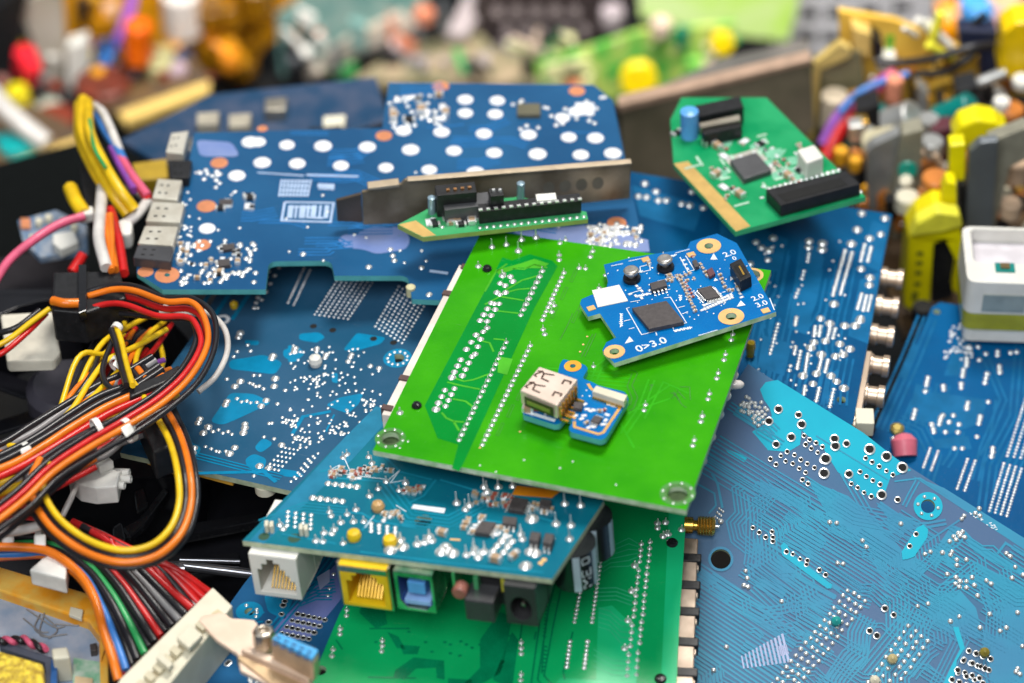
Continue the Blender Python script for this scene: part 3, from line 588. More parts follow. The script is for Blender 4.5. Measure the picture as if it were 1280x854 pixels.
for pts in ([(462, 786), (512, 786)], [(460, 847), (520, 848)], [(420, 800), (428, 812)], [(690, 720), (680, 740), (664, 854), (672, 866)], [(697, 720), (686, 760), (672, 850), (686, 866)], [(704, 724), (692, 780), (680, 845), (700, 866)], [(716, 790), (704, 840), (706, 850)], [(670, 790), (668, 800)], [(655, 760), (650, 800)]): L.trace(pts, .04, .009, d)
for k in range(30): L.trace([(x0 := R.uniform(600, 640), y0 := R.uniform(780, 850)), (x0+4, y0+R.choice((-3, 3)))], .03, .0095, d)
for x, y in ((470, 803), (478, 803), (511, 790), (556, 803), (532, 803), (520, 812), (583, 806), (576, 802), (563, 806), (575, 820), (563, 817), (590, 810), (600, 806), (620, 800), (540, 815), (636, 795)): L.trace([(x-2, y), (x+2, y)], .06, .009, d)
L.pat(d, d_low)
d2 = MB(); lt = MB()
for k in range(6): L.trace([(752, 716-k*5), (763, 709-k*5), (786, 708-k*7), (798, 700-k*4)], .03, .0075, lt)
for k in range(4): L.trace([(746, 736+k*5), (770, 735+k*5), (790, 742+k*5)], .035, .0075, lt)
for k in range(5): L.trace([(748, 760+k*6), (762, 764+k*6), (776, 776+k*7), (788, 777+k*7)], .03, .0075, lt)
for k in range(4): L.trace([(742, 812+k*7), (765, 826+k*6), (785, 827+k*6)], .03, .0075, lt)
L.pat(lt, mat('copper_low_light', (.03, .45, .20), .25))
for k in range(12): L.trace([(684-k*.5, 745+k*4.5), (688-k*.5, 746+k*4.5+R.uniform(-2, 2))], .05, .0095, d2)
for k in range(7): L.trace([(678-k*.3, 808+k*5), (684-k*.3, 809+k*5)], .05, .0095, d2); L.trace([(679-k*.3, 808+k*5), (679-k*.3, 812+k*5)], .04, .0099, d2)
L.pat(d2, d_low)
L.j(row((730.4, 710), (718, 777.5), 14), .075, 'pin'); L.j(row((751.8, 691.8), (740, 777.5), 17), .075, 'pin'); L.j(row((712.6, 802), (708.5, 833.7), 7), .08, 'dome'); L.j(row((734.5, 802), (730.4, 835), 7), .08, 'dome')
for a, b in (((801.6, 680), (799.7, 702)), ((812.6, 677.5), (811, 701)), ((798.4, 713), (795.6, 736.4)), ((809.3, 709), (807, 733.7)), ((794.8, 744.7), (792, 770.7)), ((805.8, 743.3), (803.8, 768)), ((790, 781.6), (788, 807.7)), ((802, 777.5), (799.7, 803.6)), ((785.8, 818.6), (783.8, 844.7)), ((797.5, 816), (795.6, 843.3))): L.j(row(a, b, 4), .085, 'pin')
L.j([(793.4, 707), (789.3, 739), (785, 775.6), (781, 810.4), (829, 670), (833, 668), (832, 653), (852, 662), (822, 660), (822, 654), (836, 668)], .12, 'pin')
L.j([(651.5, 803), (651.5, 810), (651.5, 817), (651.5, 843), (651, 850), (433.7, 762.5), (433.2, 769.5), (425.5, 786), (425, 792.6), (416.5, 812), (415, 820), (478, 801), (478, 807), (477, 814), (434, 754)], .09, 'pin')
for x, y in ((840, 679), (825.7, 849)):
    q = L.p(x, y); MB().lathe((q[0], q[1], -.1), (0, 0, 1), [(0, .14), (.13, .14), (.18, .1), (.19, .02)], 18).build('plastic_locating_peg', black_gl, L.root)
L.J = [(u, v, h, r*.72, k) for u, v, h, r, k in L.J]
L.flush(c_low)
# metal connector strip under the right edge
A, B_ = Vector(L.p(858, 672, -.16)), Vector(L.p(848, 960, -.16)); dd = (B_-A).normalized(); nn = Vector((-dd.y, dd.x)); ln = (B_-A).length
if nn.x < 0: nn = -nn
MB().obox((*(A-nn*.4), -.78), (*(dd*ln), 0), (*(nn*.68), 0), (0, 0, .61)).build('connector_shell', mat('shell_brown_tan', (.42, .33, .26), .4, .6, noise=(.22, .17, .13), scale=1.2), L.root, 'pale metal connector shell', .03)
for k, y in enumerate((697, 731, 764, 802, 840, 880, 918)):
    q = Vector(L.p(858-(y-672)*.035, y, -.16)); t = (q-A).dot(dd)
    MB().obox((*(A+dd*(t-.12)-nn*.2), -.55), (*(dd*.24), 0), (*(nn*.57), 0), (0, 0, .42)).build('connector_latch', black_pl, L.root, None, .03)
    MB().obox((*(A+dd*(t+.16)-nn*.1), -.34), (*(dd*.16), 0), (*(nn*.42), 0), (0, 0, .14)).build('latch_spring', champ, L.root, None, .03)
c = Vector((*L.p(858, 657, -.1), -.08)); ax = Vector((nn.x, nn.y, 0)); c -= ax*.05
k = MB().lathe(c, ax, [(0, .2), (.2, .2), (.22, .13), (.3, .13), (.32, .23)]+[(.34+i*.07+j_*.035, .24 if j_ else .215) for i in range(5) for j_ in (0, 1)]+[(.72, .2), (.74, .13)], 20).build('aerial_socket', gold, L.root, 'gold threaded aerial socket')
MB().lathe(c+ax*.72, ax, [(0, .04), (.1, .04), (.12, .02)], 8).build('socket_pin', solder, k)
# ================================================================== right big sky blue board
B = Board('motherboard', 'large sky blue motherboard leaning at lower right, covered in fine traces', 'motherboard',
          (935, 455), (1280, 675), 6.95, (.05, .62), m_right, .16, [(935, 455), (1280, 675), (1420, 764), (1330, 980), (1270, 1010), (800, 1010), (820, 640)], fr4g,
          [(901, 699, .24), (1160, 633, .17)], bottom=m_right)
lay = [.0075]
def near_hole(pts):
    for hx, hy, rr in ((901, 699, 18), (1160, 633, 21)):
        for a, b in zip(pts, pts[1:]):
            for k in range(9):
                x, y = a[0]+(b[0]-a[0])*k/8, a[1]+(b[1]-a[1])*k/8
                if (x-hx)**2+(y-hy)**2 < rr*rr: return True
    return False
def bun(pts, n, pitch=.1, wd=.045, side=-1, mb=None):
    P = [Vector(q) for q in B.poly(pts)]; k = 0
    while k < n:                                   # lines that would run over a drilled hole are left out
        out = []
        for i, p in enumerate(P):
            d0 = (p-P[i-1]).normalized() if i else (P[1]-p).normalized()
            d1 = (P[i+1]-p).normalized() if i < len(P)-1 else d0
            mm = Vector((-d0.y, d0.x))+Vector((-d1.y, d1.x)); mm = mm/max(mm.length_squared, .5)*2
            out.append(p+mm*k*pitch*side)
        bad = False
        for hx, hy, rr in ((901, 699, .33), (1160, 633, .40)):
            h = Vector(B.p(hx, hy))
            for a, b in zip(out, out[1:]):
                t = max(0, min(1, (h-a).dot(b-a)/max((b-a).length_squared, 1e-6)))
                if (a+(b-a)*t-h).length < rr: bad = True
        if not bad: (mb or B.tr).strip([tuple(o) for o in out], wd, lay[0])
        k += 1
    lay[0] += .00011
    return
    B.bundle(pts, n, pitch, wd, lay[0], mb, 0, side); lay[0] += .0004
B.area([(950, 487), (957, 478), (972, 475), (1079, 541), (1139, 588), (1113, 597), (1104, 622), (1088, 622), (1047, 590), (1030, 562), (1002, 538), (1000, 556), (985, 565), (960, 563), (945, 545), (940, 540), (957, 530), (965, 520), (962, 510), (955, 500)], .005)
B.area([(976, 682), (980, 678), (985, 683), (988, 692), (1040, 731), (1039, 736), (1034, 736), (978, 695)], .0205)
B.area([(1128, 700), (1127, 690), (1146, 660), (1154, 656), (1160, 662), (1159, 672), (1143, 696), (1135, 699)], .0206); 
B.area([(1191, 784), (1198, 784), (1206, 810), (1196, 826), (1190, 862), (1176, 862), (1188, 835), (1200, 812)], .0207)
B.area([(905, 560), (935, 572), (930, 578), (910, 566)], .005)
q = B.p(1160, 633); B.ar.ring(q, .17, .345, .0205, 32); q = B.p(901, 699); 
B.pat(B.ar, b_right); B.ar = MB(); B.ar.ring(q, .24, .30, .0205, 32)
# ground pour patches in the ordinary copper tone
for pts in ([(1010, 600), (1060, 620), (1095, 650), (1130, 690), (1160, 705), (1150, 725), (1100, 700), (1040, 655)], [(1160, 745), (1200, 738), (1220, 760), (1230, 800), (1180, 790), (1160, 770)], [(1225, 720), (1232, 720), (1240, 760), (1236, 762)],
            [(1215, 700), (1280, 735), (1300, 800), (1300, 900), (1240, 862), (1225, 790), (1262, 800), (1250, 745)], [(1095, 628), (1120, 640), (1150, 655), (1120, 662)], [(1180, 610), (1300, 685), (1300, 700), (1140, 595)], [(1160, 700), (1190, 656), (1205, 662), (1222, 680), (1280, 712), (1280, 722), (1218, 690), (1200, 668), (1170, 712)],
            [(950, 600), (1000, 622), (1015, 640), (985, 632), (950, 612)]): B.area(pts, .0045)
# routed bundles
bun([(862, 690), (985, 772), (1045, 812)], 3, .09); bun([(862, 702), (925, 744), (955, 760), (978, 757)], 5, .085)
bun([(858, 716), (995, 806)], 11, .095, .045); bun([(858, 762), (985, 848)], 8, .1, .045); bun([(856, 800), (900, 830), (904, 870)], 9, .085)
bun([(870, 835), (880, 845), (882, 880)], 4, .1)
bun([(925, 604), (915, 610), (919, 640), (908, 652), (914, 678), (932, 692), (930, 706)], 5, .085, .04, 1)
bun([(870, 604), (893, 617), (895, 632), (886, 642)], 1); bun([(890, 592), (897, 605), (903, 635)], 1, .1, .06)
bun([(940, 608), (950, 618), (933, 640), (932, 690), (945, 700)], 5, .09, .035, 1)
bun([(958, 620), (960, 640), (980, 652), (984, 668), (1080, 735), (1094, 740)], 6, .085, .04)
bun([(985, 640), (1000, 652), (1000, 656), (1060, 692), (1130, 736), (1136, 745), (1137, 790)], 7, .09, .042)
bun([(1000, 622), (1050, 660), (1110, 697), (1138, 722)], 8, .085, .04)
bun([(935, 694), (1000, 736), (1005, 755), (1040, 778)], 5, .09, .045, 1); bun([(970, 672), (972, 698), (1010, 726), (1045, 745)], 7, .085, .045)
bun([(940, 706), (942, 720), (982, 742)], 2, .1, .06); bun([(945, 730), (975, 757), (995, 752)], 3, .1); bun([(990, 700), (1020, 722), (1050, 738)], 2, .2, .09)
bun([(928, 716), (990, 764), (1010, 762)], 4, .1, .05, 1); bun([(960, 765), (975, 782), (995, 778), (1020, 800)], 3, .11, .05)
bun([(900, 545), (960, 582), (1040, 630)], 9, .1, .035); bun([(885, 560), (950, 600), (970, 612)], 6, .12, .035)
bun([(1060, 588), (1090, 640), (1130, 668)], 3, .1); bun([(1040, 612), (1075, 633), (1110, 640), (1150, 652)], 6, .09, .04)
bun([(1145, 600), (1135, 618), (1128, 632)], 4, .09, .04, 1); bun([(1118, 602), (1150, 598), (1185, 620)], 3, .09, .04)
bun([(1100, 628), (1140, 655), (1160, 654), (1182, 650)], 2, .1, .06); bun([(1160, 703), (1177, 680), (1190, 674), (1200, 660)], 3, .1, .05)
for (a, n_) in (((1060, 800), 6), ((1122, 790), 9)):
    x, y = a; bun([(x+12, y-35), (x, y-10), (x, y+15), (x-25, y+45), (x-24, y+80)], n_, .09, .045, 1)
bun([(1125, 835), (1148, 805), (1160, 797)], 6, .09, .04); bun([(1050, 860), (1070, 830), (1085, 820), (1088, 795), (1096, 780)], 6, .085, .045, 1)
bun([(1097, 855), (1150, 790)], 7, .1, .045, 1); bun([(1155, 870), (1190, 800), (1176, 770), (1172, 735), (1215, 700)], 5, .09, .04)
bun([(1200, 735), (1245, 765), (1250, 830), (1240, 870)], 10, .08, .04, 1); bun([(1150, 760), (1185, 780), (1188, 805)], 5, .09, .045)
bun([(1258, 740), (1266, 760), (1262, 830), (1270, 870)], 8, .085, .04); bun([(1247, 692), (1257, 679), (1290, 700)], 1, .1, .06); bun([(1180, 722), (1215, 720), (1228, 728)], 2, .12, .05)
bun([(1198, 712), (1170, 700), (1150, 720)], 3, .1, .04); bun([(1140, 690), (1200, 650)], 1); bun([(1020, 545), (1110, 600)], 1, .1, .03)
# fine filler routing between the big bundles
for k in range(60):
    x = R.uniform(860, 1270); y = R.uniform(max(500, 470+(x-935)*.62), 850)
    if 945 < x < 1140 and y < 560+(x-945)*.4: continue
    L1 = R.uniform(20, 60); s_ = R.choice((-1, 1)); L2 = R.uniform(6, 18)
    bun([(x, y), (x+L1, y+L1*.64), (x+L1+(L2*.15 if s_ > 0 else L2), y+L1*.64+(L2 if s_ > 0 else 0)), (x+L1*1.6+L2*.5, y+L1*1.05+(L2 if s_ > 0 else 0))], R.randint(2, 5), .09, .035)
pl = MB()
for k in range(12): x = 927+k*4.6; y = 820-k*2.5; B.trace([(x, y), (x+3+k*.5, y+16+k*1.8)], .035+.002*k, .02, pl)
for k in range(3): B.trace([(974+4*k, 808-k), (977+4*k, 820-k)], .04, .02, pl)
B.pat(pl, mat('copper_painted_glint', (.45, .50, .72), .3))  # fan of pale glints painted on as colour
fs = MB()
for k in range(24): x = 1212+R.uniform(0, 36); y = 640+(x-1212)*.62+R.uniform(-3, 3); fs.box((*B.p(x, y), .011), (.05, .02, .001), R.random())
B.pat(fs, silk)
B.jh = .017
# joints: open plated holes, vias, domes
B.j([(973, 512), (961, 527), (989, 547), (970, 556), (1043, 549), (1029, 575), (1061, 593)], .125, 'ring'); B.j([(998, 519), (1058, 555), (1122, 629-4)], .10, 'ring')
B.j([(1002, 531), (1044, 558), (1032, 574), (1127, 584), (1102, 619), (1128, 585)], .15, 'ring'); B.j([(1108, 571), (1030, 592), (1087, 562)], .15, 'ring')
B.j([(1082, 573), (1090, 578), (1099, 583.5), (1108, 589), (1116, 594), (1075, 590), (1083, 596), (1091, 601), (1100, 606), (1064, 605), (1072, 610), (1080, 616), (1089, 621)], .07, 'ring')
B.j([(963, 574), (970, 581), (982, 577), (976, 570), (984, 565), (993, 569), (1001, 575), (1009, 580), (1018, 585), (991, 580), (999, 586), (1007, 591), (1003, 600), (1010, 605), (1005, 545), (1012, 550), (1020, 554), (1028, 559), (1007, 556), (1014, 561), (1022, 566)], .07, 'ring')
B.j([(941, 660), (949, 666), (957, 672), (966, 672), (966, 677), (983, 690), (991, 693), (1000, 699), (1008, 706), (1009, 701), (1024, 713), (1032, 719), (965, 635+30)], .07, 'ring')
for a, b, c_, nx, ny in (((1060, 738), (1082, 752), (960, 864), 4, 18), ((1136, 782), (1160, 802), (1080, 862), 4, 11)):
    for p_ in grid(a, b, c_, nx, ny): B.j([p_], .055, 'dome', jit=1)
B.j(grid((1211, 814), (1238, 824), (1190, 850), 4, 4), .085, 'ring'); B.j(grid((1205, 825), (1236, 838), (1190, 858), 4, 3), .08, 'ring')
B.j([(1106, 761), (1117, 769), (1087, 789), (1096, 795)], .095, 'ring')
B.j([(1037, 653), (1046, 654), (1047, 704), (1054, 705), (932, 714), (934, 723), (930, 732), (935, 734), (977, 752), (908, 809), (892, 838), (1147, 758), (1160, 755), (1188, 777), (1199, 771), (1222, 745), (1233, 726), (1239, 730), (1237, 768), (1250, 789), (1258, 785), (1272, 766), (1278, 808), (1225, 785), (1219, 642), (1225, 645), (1224, 636), (1205, 645), (1202, 649), (1200, 670), (1195, 675), (1192, 671), (1198, 667), (1203, 665), (1187, 677), (1190, 690), (1188, 694), (1196, 700), (1208, 700), (1196, 707), (1206, 665+7),
     (1178, 694-3), (1163, 690), (1156, 693), (1184, 718), (1195, 722), (1200, 727), (1194, 730), (1199, 734), (1208, 727), (1215, 722), (1208, 735), (1218, 732), (1258, 692), (1263, 696), (1269, 709), (1265, 723), (1279, 719), (1126, 655), (1083, 684), (1078, 676), (1270, 840), (1275, 843), (1272, 836)], .06, 'dome')
for k in range(6):
    for (x, y, r) in ((1160, 633, .24),):
        q = B.p(x, y); B.J.append((q[0]+r*math.cos(k*1.047+.4), q[1]+r*math.sin(k*1.047+.4), .021, .045, 'dome'))
B.j([(1145, 671-3), (1137, 683)], .075, 'ring')
B.j(grid((932, 497), (945, 504), (925, 512), 4, 4), .05, 'dome', jit=2); B.j(grid((950, 505), (960, 512), (940, 525), 3, 5), .05, 'dome', jit=2); B.j(grid((899, 636), (904, 640), (894, 646), 3, 3), .03, 'dome'); B.j([(901, 652)], .07, 'dome')
for (x, y, c_) in ((1045, 778, mat('bead_green', (.02, .30, .28), .2)), (1115, 825, mat('bead_amber', (.55, .45, .22), .25)), (1093, 852, cream), (1230, 817, mat('bead_olive', (.25, .20, .03), .25))):
    q = B.p(x, y); MB().lathe((q[0], q[1], 0), (0, 0, 1), [(0, .1), (.1, .13), (.2, .11), (.26, .02)], 14).build('test_point_bead', c_, B.root)
B.flush(c_right)
def z6(l, ox=160, oy=380, s=3.558): return [(ox+x/s, oy+y/s) for x, y in l]
# ================================================================== middle blue motherboard (left of the green board)
M_ = Board('motherboard', 'mid blue motherboard with cyan patches, between the wire loops and the bright green board', 'motherboard',
           (160, 570), (360, 613), 5.7, (.08, -.02), m_mid, .16, [(150, 566), (360, 613), (480, 640), (640, 560), (680, 300), (310, 300), (247, 411), (200, 478)], fr4,
           [(497, 448, .17)], bottom=m_mid)
for l in ([(450, 250), (530, 240), (600, 225), (690, 260), (655, 315), (540, 300), (450, 290)], [(690, 200), (765, 195), (790, 225), (740, 255), (690, 240)], [(760, 135), (850, 125), (880, 150), (840, 172), (760, 160)], [(365, 525), (455, 395), (560, 400), (640, 440), (480, 515), (420, 540)],
          [(560, 640), (600, 595), (650, 620), (590, 665)], [(520, 690), (560, 665), (620, 690), (600, 745), (530, 730)], [(660, 730), (760, 745), (790, 770), (690, 770)], [(520, 160), (585, 165), (580, 185), (520, 180)], [(250, 600), (330, 640), (300, 690), (250, 680)]): M_.area(z6(l), .004, fr=.15)
Z7 = (360, 330, 3.7125)
for l in ([(50, 325), (130, 318), (150, 340), (140, 368), (60, 355)], [(255, 400), (320, 320), (455, 342), (430, 372), (300, 408)], [(175, 655), (240, 620), (350, 600), (330, 650), (280, 695), (230, 680)], [(200, 510), (230, 505), (232, 555), (205, 550)], [(455, 425), (490, 400), (500, 470), (460, 460)], [(0, 375), (60, 390), (55, 450), (0, 460)]): M_.area(z6(l, *Z7), .0045, fr=.1)
M_.pat(M_.ar, c_mid); M_.ar = MB()
M_.trace(z6([(20, 790), (70, 710), (200, 685)], *Z7), .1, .008); M_.trace([(200, 586), (240, 592), (330, 590), (345, 603)], .1, .008); M_.trace(z6([(215, 700), (175, 780)], *Z7), .05, .008)
M_.bundle([(290, 400), (330, 340), (350, 310)], 3, .5, .12); M_.bundle([(175, 555), (290, 585), (350, 600)], 3, .09, .04, .009)
M_.j(z6([(475, 368), (500, 345), (655, 333), (650, 367), (440, 435), (433, 450), (615, 430), (592, 455), (320, 512), (312, 530), (357, 548), (335, 575), (520, 535), (520, 552), (513, 574), (295, 642), (288, 664), (475, 640), (452, 667), (645, 232), (640, 243), (743, 200), (740, 213), (500, 130), (492, 148), (585, 722), (627, 730), (683, 628), (268, 290), (252, 305), (240, 322), (225, 340)]), .1, 'dome')
M_.j(z6([(541, 352), (556, 358), (568, 367), (583, 366), (603, 378), (485, 422), (505, 436), (528, 432), (545, 440), (573, 438), (378, 568), (403, 560), (422, 575), (445, 568), (462, 580), (345, 635), (370, 645), (392, 655), (405, 658), (435, 655), (586, 318), (560, 318), (533, 183), (545, 210), (485, 213), (470, 235), (440, 335), (700, 385), (665, 445), (560, 765), (605, 592), (640, 530), (628, 532), (650, 600)]), .055, 'dome')
M_.j(z6([(32, 395), (35, 410), (135, 392), (133, 405), (117, 428), (178, 422), (172, 436), (295, 422), (290, 433), (280, 453), (382, 475), (423, 485)], *Z7), .075, 'dome')
for _ in range(150):
    x, y = R.uniform(0, 440), R.uniform(380, 840)
    if x > 400-(y-400)*.2 and y > 640: continue
    M_.j(z6([(x, y)], *Z7), .04)
for cx, cy in ((130, 450+80), (235, 765), (60, 825), (395, 660), (15, 740)): M_.j(z6([(cx+R.uniform(-45, 45), cy+R.uniform(-30, 30)) for _ in range(14)], *Z7), .045)
for a, b, c_, nx, ny in (((235, 68), (390, 88), (125, 235), 8, 13), ((515, 105), (640, 182), (405, 290), 8, 13), ((75, 20), (102, 30), (0, 180), 2, 15)):
    for p_ in grid(*z6([a, b, c_], *Z7), nx, ny): M_.j([p_], .036, 'dome')
M_.j(row((335, 340), (318, 385), 8), .07); M_.j(row((349, 335), (322, 385), 6), .06)
for a, b, c_ in (((150, 55), (90, 110), (100, 130)), ((235, 78), (180, 150), (185, 170)), ((312, 68), (245, 130), (260, 175))): pass
M_.j(grid(*z6([(755, 650), (700, 640), (670, 740)]), 4, 6), .04, 'dome'); M_.j(grid(*z6([(845, 665), (800, 690), (770, 765)]), 3, 6), .04, 'dome')
q = M_.p(497, 448); mb = MB(); mb.ring(q, .17, .36, .0048, 26); M_.pat(mb, c_mid)
for k in range(11): M_.J.append((q[0]+.25*math.cos(k*.571), q[1]+.25*math.sin(k*.571), .005, .045, 'dome'))
mb = MB()
for x, y in ((391.8, 408), (416, 413), (467, 423.7), (492, 428.5)): mb.cap([[(a, b, .007) for a, b in circ(M_.p(x, y), .09, 12)]])
M_.pat(mb, black_hole)
q = M_.p(395, 456); MB().lathe((q[0], q[1], 0), (0, 0, 1), [(0, .14), (.12, .17), (.24, .14), (.3, .03)], 14).build('plastic_peg', white_pl, M_.root)
for x, y, m in ((293, 384, yellow_pl),): q = M_.p(x, y); MB().lathe((q[0], q[1], 0), (0, 0, 1), [(0, .1), (.12, .11), (.2, .03)], 12).build('plastic_peg', m, M_.root)
q = M_.p(278, 400); mb = MB(); mb.ring(q, .1, .2, .006, 18); M_.pat(mb, white_pad)
for a, b in (((183, 575), (222, 590)), ((238, 588), (290, 602))):
    A, B_ = Vector(M_.p(*a, -.16)), Vector(M_.p(*b, -.16)); MB().obox((*A, -.3), (*(B_-A), 0), (0, .5, 0), (0, 0, .13)).build('connector_strip', mat('strip_orange', (.75, .40, .05), .4), M_.root)
q = M_.p(330, 607, -.2); MB().lathe((q[0], q[1]+.05, -.45), (0, 0, 1), [(0, .2), (.05, .26), (.28, .26)], 14).build('plastic_foot', cream, M_.root)
M_.flush(c_mid)
# ================================================================== deep blue board with the white dots
D_ = Board('circuit_board', 'deep blue circuit board with rows of big white round pads, behind the bright green board', 'circuit board',
           (203, 362), (320, 362), 7.3, (0, 0), m_dots, .16,
           [(203, 362), (332, 362), (336, 327), (414, 326), (418, 345), (510, 345), (515, 374), (580, 377), (640, 340), (806, 316), (766, 125), (742, 106), (486, 103), (478, 160), (243, 166), (232, 226), (216, 300), (214, 326), (171, 331), (171, 341)], edge_teal,
           [(209, 344, .07), (771, 279, .07), (258, 258, .03)], fr=.22, fidx=(2, 3, 5), bottom=m_dots)
DZ = lambda l: z6(l, 320, 0, 3.88)
D_.j(DZ([(10, 690), (150, 705), (325, 710), (540, 715), (750, 728), (960, 733), (1155, 743), (30, 790), (200, 795), (412, 805), (630, 815), (840, 825), (1065, 838), (715, 635), (900, 642), (1105, 650), (810, 545), (1015, 550), (1160, 555), (1015, 485), (1170, 490)])+[(660.6, 168.8), (711, 172), (744.4, 173), (672, 193), (726, 194), (766, 192), (703, 147.4), (259, 286), (313, 178), (296, 190+30), (720, 150-10)], .225, 'pad')
D_.rect('square_pad', (731, 136), (.5, .55), 0, 0, .012, white_pad, 0)
for x, y, r in ((550.7, 108, .23), (480, 170, .22), (274, 204, .23), (258, 258, .25), (252.6, 306.4, .22), (182, 340, .2), (209, 344, .31), (771, 279, .25), (721, 114, .22), (328, 161, .14)):
    q = D_.p(x, y); mb = MB(); mb.cap([[(a, b, .006) for a, b in circ(q, r, 22)]]) if (x, y) not in ((209, 344), (771, 279)) else mb.ring(q, .07, r, .006, 26); mb.build('copper_pad', copper_pad, D_.root)
pa = MB()
D_.area([(422, 300), (430, 293), (445, 294), (460, 284), (505, 284), (513, 300), (508, 312), (470, 318), (455, 312), (430, 310)], .005, pa, fr=.3); D_.area([(640, 290), (730, 282), (810, 300), (812, 315), (700, 312)], .0052, pa)
D_.area([(245, 175), (290, 178), (300, 196), (250, 196)], .0054, pa, fr=.2)
D_.pat(pa, m_pale)
sk = MB()
for k in range(9): D_.trace([(352+k*4.6, 225), (349+k*4.4, 246)], .05, .008, sk)
for k in range(4): D_.trace([(351-k, 226+6*k), (389-k, 227+6*k)], .05, .0095, sk)
D_.trace([(356, 253), (417, 254), (413, 278), (352, 276), (356, 253)], .06, .008, sk); [D_.trace([(x_, 257), (x_-2, 273)], w_, .0084, sk) for x_, w_ in ((364, .14), (371, .06), (379, .16), (386, .07), (393, .14), (401, .06), (409, .12))]; D_.trace([(366, 259), (394, 260)], .07, .009, sk); D_.trace([(384, 272), (404, 273)], .08, .0094, sk)
D_.trace([(397, 232), (418, 233)], .16, .008, sk); D_.trace([(398, 236), (418, 237)], .06, .0085, sk); D_.trace([(322, 216), (380, 220)], .05, .008, sk); D_.trace([(383, 219), (448, 221)], .07, .008, sk); D_.trace([(537, 339), (560, 342)], .1, .008, sk)
D_.pat(sk, mat('silk_blue_white', (.45, .58, .80), .5))
tm = MB()
for k in range(40):
    x, y = R.uniform(240, 760), R.uniform(115, 330)
    if y < 165 and x < 485: continue
    D_.bundle([(x, y), (x+R.uniform(10, 40), y), (x+R.uniform(45, 60), y+R.uniform(-12, 12))], R.randint(1, 4), .12, .05, .0065+k*.00002, tm)
D_.pat(tm, mat('copper_dots_tone', (.02, .16, .42), .25))
D_.j([(R.uniform(222, 320), R.uniform(300, 356)) for _ in range(75)]+[(R.uniform(733, 803), R.uniform(280, 310)) for _ in range(70)]+[(R.uniform(248, 275), R.uniform(212, 235)) for _ in range(12)]+[(R.uniform(486, 560), R.uniform(115, 160)) for _ in range(40)]+[(R.uniform(640, 760), R.uniform(120, 165)) for _ in range(25)], .07, 'dome')
D_.j([(R.uniform(240, 700), R.uniform(215, 330)) for _ in range(45)]+[(R.uniform(222, 240), R.uniform(240, 330)) for _ in range(30)], .045, 'dome'); D_.j([(491, 320), (493, 326), (488, 312), (461, 334), (527, 335), (536, 369), (537, 368), (379, 318)], .08, 'dome')
D_.cluster(225, 305, 300, 352, 26, .17); D_.cluster(736, 282, 800, 308, 26, .18, 0, ('padpair', 'capacitor', 'padpair')); D_.cluster(268, 245, 318, 262, 8, .26, 0, ('padpair', 'resistor')); D_.cluster(490, 118, 560, 155, 10, .3)
D_.rect('chip', (280, 328), (.3, .26), 10, 0, .1, chipm); D_.rect('chip', (286, 308), (.3, .22), 10, 0, .1, chipm); D_.rect('chip', (661, 136), (.62, .5), 0, 0, .14, mat('chip_olive', (.14, .13, .08), .4)); D_.rect('chip', (282, 252), (.34, .22), 0, 0, .1, chipm)
q = D_.p(516, 361); MB().lathe((q[0]-.05, q[1], -.2), (0, 0, 1), [(0, .12), (.26, .12), (.3, .05)], 12).build('glue_spot', mat('glue_cream', (.65, .60, .35), .5), D_.root)
# plug sockets along the left edge
for (pts, m, lb) in (([(197, 223), (228, 225), (222, 250), (190, 247)], cream, None), ([(190, 252), (231, 254), (225, 278), (182, 276)], cream, None), ([(181, 282), (223, 283), (216, 307), (172, 304)], cream, None), ([(172, 306), (216, 308), (213, 327), (166, 322)], mat('port_dark_grey', (.05, .05, .055), .4), 'dark grey plug socket'), ([(214, 166), (236, 163), (229, 192), (207, 190)], cream, None), ([(210, 200), (240, 200), (236, 222), (212, 222)], black_pl, 'black plug socket')):
    P = D_.poly(pts, .3); c = MB().prism(P, .0, .3).build('plug_socket', mat('socket_metal', (.72, .68, .58), .35, .5, noise=(.6, .55, .45)) if m is cream else m, D_.root, lb, .03)
    mb = MB(); a, b = Vector(P[0]), Vector(P[1]); e = (b-a); f = Vector(P[3])-a
    for t, w_ in ((.2, .1), (.45, .1)):
        for s_ in (.3, .7): MB().obox((*(a+e*t+f*s_), .302), (*(e*w_), 0), (*(f*.07), 0), (0, 0, .006)).build('shell_slot', black_hole, c)
D_.flush(m_pale)
# ================================================================== expansion card with metal bracket
K = Board('expansion_card', 'small green card with black pin socket and dull metal bracket, behind the bright green board', 'expansion card',
          (529, 297), (733, 274), 8.5, (0, .05), mat('mask_card_green', (.03, .30, .10), .3, noise=(.06, .36, .14), scale=1), .14,
          [(497, 281), (529, 297), (735, 274), (733, 265), (650, 246), (545, 256)], mat('edge_card', (.30, .40, .10), .5), bottom=m_green)
mb = MB(); K.area([(498, 281), (529, 296.5), (545, 294.5), (520, 276)], .006, mb); K.pat(mb, mat('gold_edge', (.70, .45, .14), .35, .3))
P0, P1 = K.I @ W(437, 283, 7.45), K.I @ W(787, 254, 7.45)
e = (P1-P0); e.z = 0; ln = e.length; e.normalize(); n_ = Vector((-e.y, e.x, 0)); zz = P0.z
def plate(name, pts, off, th, m, par, lb=None, bev=.02):
    b = MB().prism(pts, 0, th); b.v = [tuple(P0+e*x+n_*(off+z)+Vector((0, 0, y))) for x, y, z in b.v]; return b.build(name, m, par, lb, bev)
br = plate('bracket', [(.35, 0), (1.1, -.05), (ln-.5, .1), (ln, .1), (ln, 1.32), (1.45, 1.38), (1.35, 1.25), (.35, 1.1)], 0, .09, mat('bracket_brown', (.34, .27, .18), .42, .55, noise=(.16, .12, .07), scale=.8), K.root)
